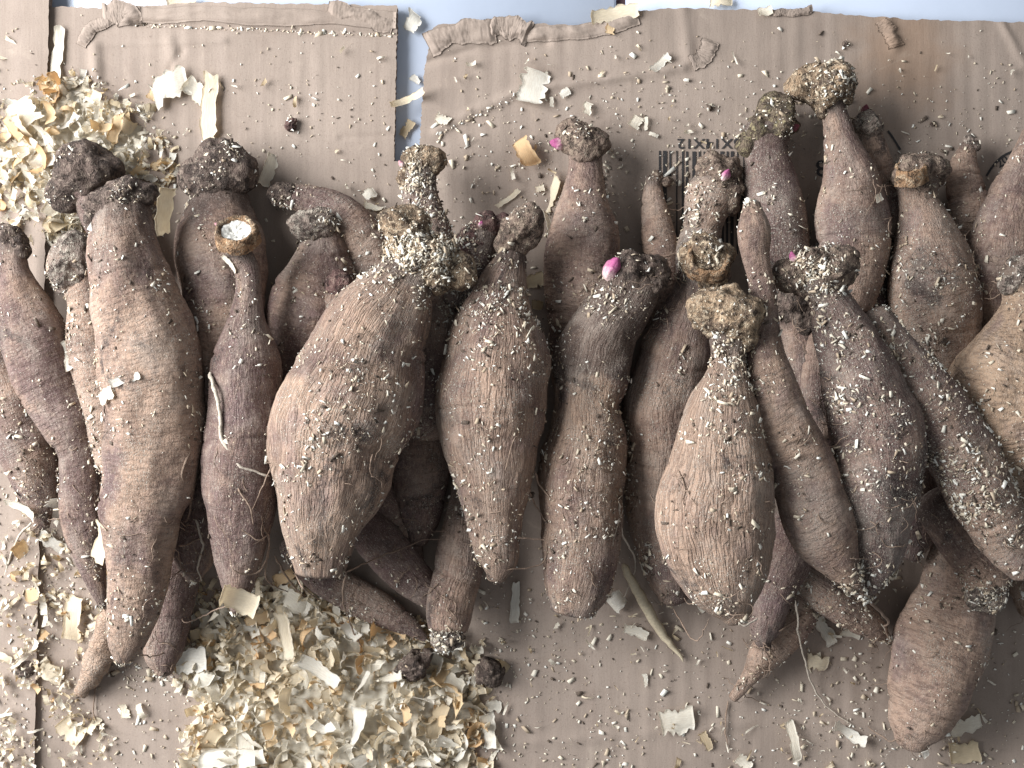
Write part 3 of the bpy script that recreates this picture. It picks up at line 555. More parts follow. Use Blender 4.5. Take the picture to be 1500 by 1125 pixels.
# ------------------------------------------------------------------ build the tubers
SURF = []          # (points, normals, dust) used to sprinkle the sawdust
GROUP = 'dahlia tubers heaped on the cardboard'
idx_seed = lambda q: (q * 1.37) % 50
def body_mesh(t, seed):
    W = world_path(t, t['za'], t['zb'])
    length = np.sum(np.linalg.norm(np.diff(W[:, :3], axis=0), axis=1)); rmax = W[:, 3].max()
    big = rmax > .011
    nr = int(np.clip(length / .00085, 60, 190)); nc = int(np.clip(2 * math.pi * rmax / .00085, 56, 150))
    uu = np.linspace(0, 1, nr); P = np.stack([np.interp(uu, W[:, 4], W[:, k]) for k in range(4)], 1)
    R = P[:, 3].copy(); ker = np.array([1, 2, 3, 2, 1.]) / 9; R = np.convolve(np.pad(R, 2, 'edge'), ker, 'valid')
    wob = np.stack([uu * length * 45 + idx_seed(seed), 0 * uu, 0 * uu], 1); P[:, 0] += (vnoise(wob, seed + 50) - .5) * .0032 * np.sin(np.pi * uu); P[:, 1] += (vnoise(wob, seed + 51) - .5) * .002 * np.sin(np.pi * uu)
    Tn = np.gradient(P[:, :3], axis=0); Tn /= np.linalg.norm(Tn, axis=1)[:, None]
    # rounded ends
    def cap(p, tdir, r, ln, m=7):
        a = np.linspace(0, math.pi / 2, m + 1)[1:]
        return p + np.sin(a)[:, None] * r * ln * tdir, np.maximum(np.cos(a) * r, 1e-5)
    c0, r0 = cap(P[0, :3], -Tn[0], R[0], .55); c1, r1 = cap(P[-1, :3], Tn[-1], R[-1], .22 if t['flat'] else .6)
    Q = np.vstack([c0[::-1], P[:, :3], c1]); RR = np.r_[r0[::-1], R, r1]; TT = np.vstack([np.repeat(Tn[:1], 7, 0), Tn, np.repeat(Tn[-1:], 7, 0)])
    n = len(Q); s = np.cross(TT, [0, 0, 1.]); s /= np.linalg.norm(s, axis=1)[:, None]; u = np.cross(s, TT)
    arc_ = np.r_[0, np.cumsum(np.linalg.norm(np.diff(Q, axis=0), axis=1))]
    th = np.arange(nc) * 2 * math.pi / nc; cs, sn = np.cos(th), np.sin(th)
    rad = s[:, None] * cs[None, :, None] + u[:, None] * (sn * t['rub'])[None, :, None]
    off = RNG.random(3) * 4
    sk = np.stack([np.broadcast_to(cs * rmax, (n, nc)), np.broadcast_to(sn * rmax, (n, nc)), np.broadcast_to(arc_[:, None], (n, nc))], -1).reshape(-1, 3) + off
    lump = (fbm(sk * 55, 2, seed) - .5) * .27 + (fbm(sk * 150, 3, seed + 3) - .5) * .075
    ring = (vnoise(np.stack([sk[:, 2] * 190, sk[:, 0] * 14, sk[:, 1] * 14], 1), seed + 7) - .5) * .016 * (1.15 - t['ridge'])
    rg = ridged(sk * [480, 480, 60] + np.stack([vnoise(sk * 150, 91) * 1.9, vnoise(sk * 150, 92) * 1.9, 0 * sk[:, 0]], 1), 2, seed + 9)
    ringfine = ridged(np.stack([sk[:, 2] * 520, sk[:, 0] * 45, sk[:, 1] * 45], 1), 2, seed + 12)
    crease = np.zeros(len(sk))
    for k in range(3):
        v0 = off[2] + arc_[-1] * RNG.uniform(.15, .85); wob = (vnoise(sk * [40, 40, 0], seed + 20 + k) - .5) * .006
        msk = np.clip(vnoise(sk * [70, 70, 0], seed + 30 + k) * 3 - 1.1, 0, 1)
        crease += np.exp(-((sk[:, 2] - v0 - wob) / .00065) ** 2) * msk
    d = (lump + ring) * np.repeat(RR, nc) + (rg - .6) * .00033 * t['ridge'] * np.minimum(1, np.repeat(RR, nc) / .008) + (ringfine - .6) * .00013 * (1.1 - t['ridge']) - crease * .0009
    d += (fbm(sk * 900, 2, seed + 15) - .5) * .0003
    V = (Q[:, None] + RR[:, None, None] * rad).reshape(-1, 3); rn = rad.reshape(-1, 3); rn = rn / np.linalg.norm(rn, axis=1)[:, None]
    V = V + rn * d[:, None]
    hd = np.repeat(np.exp(-np.maximum(arc_ - R[0] * .5, 0) / (R[0] * .8 + .002)), nc) * (1. if t['crown'] else .35)
    if t['neck']: hd = np.maximum(hd, np.repeat(1 / (1 + np.exp((arc_ - t['neck']) / .0012)), nc))
    return V, grid_faces(n, nc), sk, rn, hd
def star_mesh(lumps, seed, sub=5, rough=1.):
    """one craggy knob around several overlapping balls"""
    import bmesh
    bm = bmesh.new(); bmesh.ops.create_icosphere(bm, subdivisions=sub, radius=1.); D = np.array([v.co[:] for v in bm.verts]); F = np.array([[v.index for v in f.verts] for f in bm.faces]); bm.free()
    D /= np.linalg.norm(D, axis=1)[:, None]
    L = np.array(lumps); c = (L[:, :3] * L[:, 3:] ** 2).sum(0) / (L[:, 3] ** 2).sum()
    r = np.full(len(D), L[:, 3].min() * .45)
    for x, y, z, rr in lumps:
        o = np.array([x, y, z]) - c; b = D @ o; disc = b * b - (o @ o - rr * rr); f = np.where(disc > 0, b + np.sqrt(np.maximum(disc, 0)), 0)
        k = min(.0016, L[:, 3].mean() * .2); m = np.maximum(r, f); r = m + k * np.log(np.exp((r - m) / k) + np.exp((f - m) / k)) * .55
    base = D * r[:, None]; q = base + seed * .37; sc = r.mean()
    r = r + ((ridged(q * 150, 3, seed) - .62) * .0034 + (fbm(q * 420, 3, seed + 4) - .5) * .0026 + (fbm(q * 90, 2, seed + 5) - .5) * .0125) * rough * min(1.1, sc / .0085)
    r = r + (ridged(q * [900, 900, 500], 2, seed + 6) - .6) * .0011 * rough
    return c + D * r[:, None], F, D
TUB = {}
for idx, t in enumerate(T):
    V, F, sk, rn, hd = body_mesh(t, 100 + idx * 7)
    org = Vector(V.mean(0)); org.z = V[:, 2].min(); o3 = np.array(org)
    root = empty('dahlia_tuber', org); tag(root, t['label'], 'tuber', GROUP)
    TUB[t['key']] = root
    b = link('body', mesh_np('body', V - o3, F, SKIN, {'skin': sk, 'head': hd}), root)
    for k in ('tone', 'dark', 'dust', 'ridge', 'ochre'): b[k] = float(t[k])
    SURF.append((V, rn, t['dust'] * 1.0, 1.0))
    za = t['za']
    if t['crown']:
        l = crown_lumps(t, za + .0006); l = [(x, y, z + (RNG.random() - .4) * r * .35, r * .97) for x, y, z, r in l]
        cv, cf, cn = star_mesh(l, 300 + idx * 11, 5, {'ballhead': .45, 'darkhead': .55, 'curl': .5, 'central': .7}.get(t['key'], .85))
        if t['flat'] and t['key'] in ('flat_end', 'stump'):
            dz_ = t['zb'] - t['za']; cv = cv + np.array([0, 0, dz_])
        c = link('crown', mesh_np('crown', cv - o3, cf, t['cmat']), root); c['seed'] = [float(q) for q in RNG.random(3) * 3]
        SURF.append((cv, cn, 1.1 if t['cmat'] in (CR_PALE, CR_GREY) else .55, 2.))
        ctop = cv[:, 2].max()
    for (sx, sy, slen, ang) in t['sprouts']:
        slen *= 1.3 if t['key'] in ('sprouting', 'bottle') else 1.1
        z = za + .6 * (t['crown'][0][2] * K if t['crown'] else 0)
        z = max(hit(sx, sy)[2] + .0022, za + .001); p0 = U(sx, sy, z); a = math.radians(ang); dirv = Vector((math.cos(a), math.sin(a), .45)).normalized()
        p0 = p0 - np.array(dirv) * slen * K * .25
        m = 26; kk = 20; tt = np.linspace(0, 1, m); prof = np.sin(np.pi * np.clip(tt * .93 + .04, 0, 1) ** .75) ** .8 * slen * K * .33
        sd = dirv.cross(Vector((0, 0, 1))).normalized(); up = sd.cross(dirv); th = np.arange(kk) * 2 * math.pi / kk
        fold = 1 + .13 * np.cos(th * 3 + idx)[None, :] * np.clip(tt * 2, 0, 1)[:, None] + .10 * np.cos(th * 7)[None, :]
        PV = p0 + tt[:, None, None] * slen * K * np.array(dirv) + (prof[:, None] * fold)[..., None] * (np.cos(th)[None, :, None] * np.array(sd) + np.sin(th)[None, :, None] * np.array(up))
        PV = PV.reshape(-1, 3) + (np.stack([vnoise(PV.reshape(-1, 3) * 600 + 3 * q, idx) for q in range(3)], 1) - .5) * .0006
        link('sprout', mesh_np('sprout', PV - o3, grid_faces(m, kk), {'small_back': SPROUT_RED, 'dusty_purple': SPROUT_RED, 'highstem': SPROUT_PALE, 'rooty': SPROUT_PALE}.get(t['key'], SPROUT), {'along': np.repeat(tt, kk)}), root)
    if t['cut']:
        cx, cy, ra, rb, kind, tilt = t['cut']
        # a sawn stem: rim ring with a sunken middle, facing up and towards the top of the photo
        p = hit(cx, cy) + np.array([0, 0, .0040]); zc = p[2]; r = ra * K * (CAMZ - zc) / .5; nrm = Vector((.05, math.cos(math.radians(90)) + .75 if kind != 'hollow' else .45, 1.)).normalized()
        if kind == 'orange': nrm = Vector((-.35, 1.6, 1.)).normalized()
        ax = Vector((1, 0, 0)); ay = nrm.cross(ax).normalized(); ax = ay.cross(nrm); kk = 64; th = np.arange(kk) * 2 * math.pi / kk
        jit = 1 + .16 * (vnoise(np.stack([np.cos(th) * 2.2, np.sin(th) * 2.2, np.full(kk, idx)], 1), 77) - .5) * 2 + .05 * (RNG.random(kk) - .5)
        rings = [(1.15, -.0060), (1.08, -.0012), (1.02, 0), (.93, .0004), (.84, .0001), (.76, -.0007), (.70, -.0018)]
        RV = np.stack([np.array(p) + (jit * r * a)[:, None] * (np.cos(th)[:, None] * np.array(ax) + np.sin(th)[:, None] * np.array(ay)) + np.array(nrm) * h + (RNG.random((kk, 1)) - .5) * .0003 for a, h in rings]).reshape(-1, 3)
        link('cut_rim', mesh_np('cut_rim', RV - o3, grid_faces(len(rings), kk), CUT), root)['seed'] = [1., 2., float(idx)]
        tt = np.linspace(.74, .0005, 12); depth = {'pith': .0012, 'hollow': .0014, 'orange': .0004}[kind]
        PVV = np.stack([np.array(p) + (jit * r * a)[:, None] * (np.cos(th)[:, None] * np.array(ax) + np.sin(th)[:, None] * np.array(ay)) + np.array(nrm) * (-.0009 - depth * (1 - (a / .74) ** 2)) for a in tt]).reshape(-1, 3)
        PVV = PVV + (fbm(PVV * 700, 3, 5) - .5)[:, None] * np.array(nrm) * .0022
        pm = link('pith', mesh_np('pith', PVV - o3, grid_faces(12, kk), {'pith': PITH, 'hollow': CR_PALE, 'orange': CUT}[kind]), root); pm['seed'] = [3., 1., float(idx)]
    for rts, rr in t['roots']:
        pts = []
        thick = np.max(rr) > 8
        for q, (a, bb) in enumerate(rts):
            if thick:
                z = Z0 + np.interp(q, range(len(rts)), [.014, .009, .006, .003][:len(rts)]); pts.append(U(a, bb, z))
            else:
                h = hit(a, bb); lift = .0004 + .0030 * (0 < q < len(rts) - 1) * RNG.random(); pts.append(h + [0, 0, lift])
        pts = np.array(pts)
        if not thick and len(pts) > 2:      # roots are springy: they bridge dips
            for _ in range(2): pts[1:-1, 2] = np.maximum(pts[1:-1, 2], .5 * (pts[:-2, 2] + pts[2:, 2]) - .004)
        rad = np.array(rr) * K * .9 if np.ndim(rr) else rr * K * np.array([1, .9, .8, .45])
        RVv, RF = tube_mesh('root', pts, rad, ROOTM, 14 if thick else 6, .10 if thick else .3, idx)
        if thick:
            RVv = RVv + (np.stack([fbm(RVv * 220 + k * 5, 3, 3) for k in range(3)], 1) - .5) * .0035
            ro = link('root', mesh_np('root', RVv - o3, RF, SKIN, {'skin': RVv}), root)
            for k, v_ in dict(tone=.05, dark=.1, dust=.6, ridge=.8, ochre=.6).items(): ro[k] = v_
        else: link('root', mesh_np('root', RVv - o3, RF, ROOTP if RNG.random() < .25 or (np.ndim(rr) == 0 and rr > 2.5) else ROOTM), root)

for idx, t in enumerate(T):
    if t['spine'][-1][2] > 25 and not t['flat']: continue
    root = TUB[t['key']]; o3 = np.array(root.location); VV, FF, b = [], [], 0; sp = catmull(t['spine'], 40)
    for q in range(int(RNG.integers(8, 17))):
        i = int(RNG.integers(20, 40)); x, y = sp[i, 0] + RNG.uniform(-.8, .8) * sp[i, 2], sp[i, 1] + RNG.uniform(-5, 5); a = RNG.uniform(.1, math.pi - .1)
        pl = [hit(x, y)]; lf = 0
        for st in range(int(RNG.integers(2, 6))):
            a += RNG.normal(0, .55); x += 9 * math.cos(a); y += 9 * math.sin(a); pl.append(hit(x, y) + [0, 0, .0004 + .0015 * RNG.random()])
        pl = np.array(pl)
        for _ in range(2): pl[1:-1, 2] = np.maximum(pl[1:-1, 2], .5 * (pl[:-2, 2] + pl[2:, 2]) - .003)
        if np.abs(np.diff(pl[:, 2])).max() > .012: continue
        v, f = tube_mesh('h', pl, RNG.uniform(.45, .95) * K * np.array([1, .8, .4]), ROOTM, 5, .3, q); VV.append(v); FF.append(f + b); b += len(v)
    if VV: tag(link('root_hairs', mesh_np('root_hairs', np.vstack(VV) - o3, np.vstack(FF), ROOTM), root), kind='stuff')

# ------------------------------------------------------------------ shavings
def shaving_mesh(L, Wd, curl, twist, seed, mat, jag=.25, cone=0.):
    """one thin curled ribbon of wood, L long (x) and Wd wide (y), ragged at both ends"""
    a, b = 13, 6; s = np.linspace(0, 1, a); t = np.linspace(-.5, .5, b)
    rg = np.random.default_rng(seed)
    e0 = np.cumsum(rg.normal(0, jag * .11, b)); e1 = np.cumsum(rg.normal(0, jag * .11, b))
    wl = 1 + np.cumsum(rg.normal(0, .05, a)) - .5 * np.abs(s - .5) * jag; shift = np.cumsum(rg.normal(0, .03, a))
    nl, nr_ = rg.random(a) ** 3 * jag * 1.1, rg.random(a) ** 3 * jag * 1.1
    S = (s[:, None] * (1 + e1 - e0)[None] + e0[None]); Tm = np.clip(t[None] * wl[:, None], -.5 + nl[:, None], .5 - nr_[:, None]) + shift[:, None]
    cu = curl * (1 + cone * t[None]); ang = cu * (S - .5)
    R = L / np.where(np.abs(cu) < .05, .05, cu)
    X = R * np.sin(ang); Zz = R * (1 - np.cos(ang)); Y = Tm * Wd + shift[:, None] * Wd * .3
    tw = twist * (S - .5); Y2 = Y * np.cos(tw); Z2 = Zz + Y * np.sin(tw); Z2 = Z2 + (rg.random((a, b)) - .5) * Wd * .03
    top = np.stack([X, Y2, Z2], -1).reshape(-1, 3); th = .00008
    gi = np.arange(a * b).reshape(a, b); F = np.stack([gi[:-1, :-1], gi[:-1, 1:], gi[1:, 1:], gi[1:, :-1]], -1).reshape(-1, 4); n = a * b
    rim = np.r_[gi[0, :], gi[1:, -1], gi[-1, -2::-1], gi[-2:0:-1, 0]]
    Fr = np.stack([rim, np.roll(rim, -1), np.roll(rim, -1) + n, rim + n], -1)
    V = np.vstack([top + [0, 0, th], top - [0, 0, th]]); return V, np.vstack([F, F[:, ::-1] + n, Fr])
VARS = []
for k in range(36):
    mt = WOODS[[0, 1, 0, 1, 2, 3][k % 6]]
    L = RNG.uniform(.009, .020); Wd = L * RNG.uniform(.18, .55); cv = (RNG.uniform(.3, 1.2), RNG.uniform(1.5, 3.), RNG.uniform(3.2, 6.))[(k // 6) % 3]
    V, F = shaving_mesh(L, Wd, cv * RNG.choice([-1, 1]), RNG.uniform(-1.4, 1.4), 500 + k, mt, .2, RNG.uniform(-.9, .9))
    VARS.append((mesh_np('wood_shaving', V, F, mt), V, F))
def mound_spots(n, c, rx, ry, power=1.):
    out = []
    while len(out) < n:
        a = RNG.uniform(0, 2 * math.pi); r = RNG.random() ** (.5 * power); px = c[0] + rx * r * math.cos(a); py = c[1] + ry * r * math.sin(a)
        out.append((px, py))
    return out
def in_bottom(px, py):
    return px > 270 + 25 * math.sin(py * .05) and px < 715 + 14 * math.sin(py * .09) - max(0, 955 - py) * 1.3 + max(0, 0) and py > 850 and py < 1150 and (py > 835 + max(0, px - 430) * .40)
in_bottom_v = np.vectorize(in_bottom)
spots = []
while len(spots) < 165:
    p = (RNG.uniform(270, 730), RNG.uniform(835, 1140))
    if in_bottom(*p): spots.append(p + ('wood shaving in the loose heap below the tubers', 'shavings heaped below the tubers'))
while len(spots) < 165 + 66:
    a = RNG.uniform(0, 6.283); r = RNG.random() ** .5; p = (85 + 128 * r * math.cos(a), 235 + 115 * r * math.sin(a))
    if p[0] > 70 or p[1] > 140: spots.append(p + ('wood shaving in the upper left clump round the black crown', 'shavings clumped at the upper left'))
def where(px, py):
    if py > 700:
        a = 'top edge' if py < 920 else ('middle' if py < 1030 else 'bottom edge'); b = 'left' if px < 400 else ('centre' if px < 530 else 'by the dark knobs')
        return "at the lower heap's " + a + ', ' + b
    a = 'above' if py < 190 else ('beside' if py < 270 else 'below'); b = 'left of the fold' if px < 66 else ('right of the fold' if px < 140 else 'towards the ball crown')
    return a + ' the black crown, ' + b
def place_shaving(var, P, rot, scale, label, group, name='wood_shaving'):
    o = link(name, var, None, P); o.rotation_euler = rot; o.scale = (scale,) * 3 if np.ndim(scale) == 0 else scale
    return tag(o, label, 'shaving', group)
for px, py, lab, grp in spots:
    h = heap_mound(px, py); x, y, _ = U(px, py, Z0 + h); hh = hval(np.array([x]), np.array([y]))[0]
    z = Z0 + h * RNG.uniform(.75, 1.1) + .0018
    if hh > Z0 + .014 : z = min(hh - .001, z + .001)
    k = RNG.integers(len(VARS)); P = U(px, py, z)
    sc = RNG.choice([RNG.uniform(.45, .8), RNG.uniform(.8, 1.15)], p=[.6, .4])
    place_shaving(VARS[k][0], P, (RNG.normal(0, .7), RNG.normal(0, .5), RNG.uniform(0, 6.28)), sc, ('small ' if sc < .65 else 'large ' if sc > .95 else '') + ('flat', 'curled', 'tightly rolled')[(k // 6) % 3] + ' ' + ('cream', 'white', 'cream', 'white', 'amber', 'tan')[k % 6] + ' shaving ' + where(px, py), grp)
def merged(name, items, mat, smooth=True, **kw):
    V = []; F = []; b = 0
    for v, f in items: V.append(v); F.append(f + b); b += len(v)
    return link(name, mesh_np(name, np.vstack(V), np.vstack(F), mat, smooth=smooth, **kw))
def rotm(rx, ry, rz): return np.array(Euler((rx, ry, rz)).to_matrix())
for nm, cnt, cond in (('shavings_underlayer', 1500, 0), ('shavings_upper_clump', 800, 1), ('shavings_left_litter', 420, 2)):
    per = {m: [] for m in range(4)}; n = 0
    while n < cnt:
        if cond == 0:
            px, py = RNG.uniform(255, 735), RNG.uniform(835, 1150)
            if not in_bottom(px + RNG.normal(0, 12), py): continue
            h = heap_mound(px, py) * RNG.uniform(.1, .95)
        elif cond == 1:
            a = RNG.uniform(0, 6.283); r = RNG.random() ** .6; px, py = 95 + 165 * r * math.cos(a), 240 + 130 * r * math.sin(a); h = heap_mound(px, py) * RNG.uniform(.1, .95)
        else:
            px, py = RNG.uniform(0, 190), RNG.uniform(720, 1130)
            if vnoise(np.array([[px / 45, py / 45, 1.]]), 3)[0] < .42: continue
            h = .003 * RNG.random() + (.0026 if px < 60 else 0)
        x, y, _ = U(px, py, Z0 + h)
        k = RNG.integers(len(VARS)); v = VARS[k][1]; sc = RNG.uniform(.2, .62) if cond == 0 else RNG.uniform(.2, .55)
        if cond == 2: sc = RNG.uniform(.12, .42)
        per[[0, 1, 0, 1, 2 if RNG.random() < .4 else 0, 3][k % 6]].append(((v * sc) @ rotm(RNG.normal(0, .5), RNG.normal(0, .5), RNG.uniform(0, 6.28)).T + U(px, py, Z0 + h + .001), VARS[k][2])); n += 1
    allv = []; 
    for m in range(4): allv += per[m]
    o = merged(nm, allv, WOODS[0]); me = o.data
    for m in (1, 2, 3): me.materials.append(WOODS[m])
    mi = np.concatenate([np.full(sum(len(f) for v, f in per[m]), m, np.int32) for m in range(4)]); me.polygons.foreach_set('material_index', mi)
    tag(o, {'shavings_underlayer': 'small broken wood shavings filling the heap below the tubers', 'shavings_upper_clump': 'small broken wood shavings in the upper left clump', 'shavings_left_litter': 'small wood shavings littering the cardboard at the lower left'}[nm], 'shavings', kind='stuff')

items = []; mi = []
while len(items) < 190:
    px, py = (RNG.uniform(690, 1500), RNG.uniform(850, 1125)) if len(items) < 125 else (RNG.uniform(230, 1500), RNG.uniform(60, 330))
    x, y, _ = U(px, py, Z0 + .001)
    if hval(np.array([x]), np.array([y]))[0] > Z0 + .003 or (575 < px < 628 and py < 240): continue
    k = RNG.integers(len(VARS)); v = VARS[k][1] * RNG.uniform(.12, .34) * [1, RNG.uniform(.4, 1.), 1]
    items.append((v @ rotm(RNG.normal(0, .25), RNG.normal(0, .25), RNG.uniform(0, 6.28)).T + U(px, py, Z0 + .0016), VARS[k][2])); mi.append(np.full(len(VARS[k][2]), RNG.choice([0, 1, 3, 1]), np.int32))
o = merged('wood_chip_litter', items, WOODS[0]); [o.data.materials.append(WOODS[m]) for m in (1, 2, 3)]; o.data.polygons.foreach_set('material_index', np.concatenate(mi))
tag(o, 'small thin wood chips strewn over the bare cardboard', 'wood chips', kind='stuff')
for nm, x0, x1, y0, y1, lab in (('fine_shavings_bed', 250, 745, 830, 1160, 'fine pale wood dust and crumbs under the heap below the tubers'), ('fine_dust_bed', -20, 260, 105, 360, 'fine pale wood dust under the upper left clump')):
    X, Y = np.meshgrid(np.linspace(x0, x1, 150), np.linspace(y0, y1, 110)); hm_ = heap_mound(X, Y); P3 = np.stack([X.ravel(), Y.ravel(), 0 * X.ravel()], 1)
    hm_ = hm_ * .75 + (ridged(P3 / 16., 3, 12).reshape(X.shape) - .55) * .0042 * np.clip(hm_ / .004, 0, 1) - .0012 - .002 * (fbm(P3 / 40., 2, 4).reshape(X.shape) - .3)
    if y0 > 700: hm_ = np.where(in_bottom_v(X, Y), hm_, -.004)
    sc_ = (CAMZ - Z0) / .5; V = np.stack([(X - 750) * K * sc_, (562.5 - Y) * K * sc_, Z0 + hm_], -1).reshape(-1, 3)
    g = np.arange(X.size).reshape(X.shape); keep = (hm_[:-1, :-1] > -.003) | (hm_[1:, 1:] > -.003)
    F = np.stack([g[:-1, :-1], g[1:, :-1], g[1:, 1:], g[:-1, 1:]], -1)[keep]
    tag(link(nm, mesh_np(nm, V, F.reshape(-1, 4), BED, smooth=False)), lab, 'wood dust', kind='stuff')

# single shavings one can point to: x, y, length, width, angle, curl, wood (0 cream 1 white 2 amber 3 tan)
LOOSE = [
 (252,132,58,44,20,.9,1,'large white shaving on the cardboard above the ball-crowned tuber'),
 (290,132,40,30,-30,1.4,1,'crinkled white shaving touching the large white one above the ball crown'),
 (224,138,20,14,70,1.0,2,'small orange scrap at the corner of the large white shaving'),
 (314,160,98,25,84,.3,0,'long flat pale strip of wood right of the large white shaving'),
 (82,92,112,17,86,.3,1,'long pale strip lying along the fold at the upper left'),
 (8,72,38,24,50,1.6,0,'rolled cream shaving at the left edge near the top corner'),
 (44,162,52,44,120,1.5,0,'crumpled cream shaving at the top of the upper left clump'),
 (139,146,46,22,60,4.6,0,'looped curl of wood above the black crown'),
 (96,128,36,12,25,.8,0,'short pale stick-like shaving beside the fold'),
 (22,190,46,13,-50,.6,2,'amber splinter in the upper left clump'),
 (776,128,46,44,75,.8,1,'torn white shaving on the diagonal crease of the flap'),
 (900,24,70,26,8,.7,0,'broad yellowish shaving stuck on the torn top edge'),
 (893,43,18,15,80,.6,2,'tiny amber chip below the broad yellowish shaving on the torn edge'),
 (968,92,34,13,40,1.0,1,'narrow white chip on the flap under the dark grout line'),
 (598,148,66,11,20,2.2,0,'curved yellow shaving bridging the slit between the flaps'),
 (770,226,46,30,120,1.6,2,'curled white and amber shaving left of the bottle-shaped tuber'),
 (648,176,20,16,-30,.6,1,'small white chip just right of the slit'),
 (931,179,22,18,60,1.0,0,'cream chip right of the bottle-shaped tuber, above the print'),
 (606,34,30,24,60,1.3,1,'white curl lying on the tile at the top of the slit'),
 (608,118,16,12,-50,.4,1,'small white chip lying deep in the slit'),
 (598,190,30,14,55,.6,3,'tan chip at the lower end of the slit'),
 (862,160,20,14,70,1.4,1,'white chip on the flap above the pink-sprouted bottle shape'),
 (828,137,16,13,30,.5,1,'small white chip beside the thin ring curl on the flap'),
 (812,288,56,20,58,.9,0,'pale shaving leaning on the neck of the bottle-shaped tuber'),
 (798,338,66,11,-82,1.2,1,'narrow white shaving right of the brown fist-like crown'),
 (744,291,42,8,38,.9,0,'thin pale sliver on the cardboard above the fist-like crown'),
 (791,277,14,10,10,.4,0,'small pale green-white chip left of the bottle neck'),
 (541,284,18,17,40,1.0,1,'white chip above the sideways bent tuber'),
 (548,306,28,12,-15,.8,0,'cream chip beside the white one above the bent tuber'),
 (785,410,32,22,20,.3,3,'square tan chip in the gap right of the central tuber neck'),
 (788,448,24,15,-5,.4,3,'smaller tan chip under the square one, right of the central neck'),
 (992,1056,46,40,5,.3,1,'square white shaving alone on the lower cardboard'),
 (283,970,48,38,8,.3,1,'bright white square chip on the left rim of the heap'),
 (297,996,26,24,-30,.5,1,'bluish white chip under the bright square one'),
 (755,880,58,16,86,.4,1,'white strip below the tip of the central tuber'),
 (722,1035,22,18,-15,.3,1,'white chip right of the heap near the dark knob'),
 (904,880,30,28,40,2.2,1,'crumpled white shaving below the long cut-crowned tuber'),
 (930,925,36,18,-20,.7,1,'pale chip beside the straw'),
 (945,996,22,9,-80,1.0,1,'narrow white chip on the lower cardboard left of the square shaving'),
 (1198,970,28,24,-10,.6,0,'pale square chip below the fibrous spindle tuber'),
 (1207,925,44,20,-65,.7,1,'white shaving half under the fibrous spindle tuber'),
 (1243,928,34,20,-15,.7,1,'pale shaving tucked beneath the fibrous spindle tuber tip'),
 (1413,1060,48,24,18,.8,1,'white shaving just right of the smooth pale tuber'),
 (1411,1101,42,34,10,.6,3,'tan square shaving near the lower right corner'),
 (1355,1102,18,13,-60,.8,1,'white chip under the smooth pale tuber end'),
 (1162,1085,66,15,-78,1.5,1,'long crinkled white shaving at the bottom edge'),
 (1090,1116,24,20,-40,.6,1,'white chip at the bottom edge left of the long crinkled shaving'),
 (1243,1070,56,18,-25,1.6,1,'twisted white shaving left of the smooth pale tuber'),
 (1035,1085,30,15,-60,.5,3,'tan chip near the bottom, right of the square white shaving'),
 (150,790,66,36,65,1.0,0,'pale yellow shaving wedged against the big left tuber'),
 (42,838,88,22,-78,1.6,2,'amber curved shaving at the lower left'),
 (110,905,66,30,82,.9,0,'cream shaving on the cardboard left of the big tuber tip'),
 (36,745,70,18,-15,1.0,1,'white shaving strip at the left edge under the mauve tuber'),
 (80,742,36,34,70,.4,1,'white square chip under the pointed mauve tuber'),
 (72,792,50,20,-35,.8,1,'white shaving above the amber curved one'),
 (100,525,46,22,-68,1.2,1,'bright white chip between the two slender left tubers'),
 (188,558,46,14,12,.6,1,'bluish white strip across the big left tuber'),
 (158,580,30,22,30,.5,1,'bright square chip on the lit side of the big left tuber'),
 (337,385,34,11,-60,.6,1,'white splinter on the thin neck of the sawn-off tuber'),
 (243,305,78,26,82,.8,0,'pale shaving standing between the twisted crown and the ball crown'),
 (390,246,56,22,78,.9,1,'white shaving right of the ball crown'),
 (1207,373,34,11,42,.5,1,'pale sliver on the white-moulded crown'),
 (1286,291,14,12,20,.3,1,'tiny star-shaped white chip on the tall tuber'),
 (75,985,40,26,-20,1.2,0,'yellowish crumpled shaving at the lower left'),
 (105,1070,46,34,-40,1.0,0,'cream shaving near the lower left corner'),
 (180,1040,22,14,-80,1.5,0,'small cream curl below the big left tuber root'),
 (210,1040,30,10,-60,2.4,0,'thin looped cream shaving below the big left tuber'),
 (340,1110,100,30,5,.3,1,'broad white strip at the bottom of the heap'),
 (1120,18,22,15,15,1.0,0,'small pale chip on the top edge of the right flap'),
 (1055,5,36,14,0,1.0,0,'cream shaving on the tile at the top edge'),
 (265,3,40,10,5,.7,0,'thin cream shaving on the top edge of the left flap'),
 (350,870,60,38,-20,1.2,0,'broad cream shaving at the foot of the rooty tuber'),
 (430,880,56,34,-35,1.1,1,'broad white shaving below the largest tuber'),
 (415,930,70,22,-80,1.2,0,'upright cream shaving in the middle of the heap'),
 (470,985,74,22,-35,1.0,1,'long white curl across the heap'),
]
def smooth_normal(p):
    e = .003; f = lambda x, y: hval(np.array([x]), np.array([y]))[0]
    gx_ = (f(p[0] + e, p[1]) - f(p[0] - e, p[1])) / (2 * e); gy_ = (f(p[0], p[1] + e) - f(p[0], p[1] - e)) / (2 * e)
    v = Vector((-np.clip(gx_, -.8, .8), -np.clip(gy_, -.8, .8), 1)).normalized(); return v
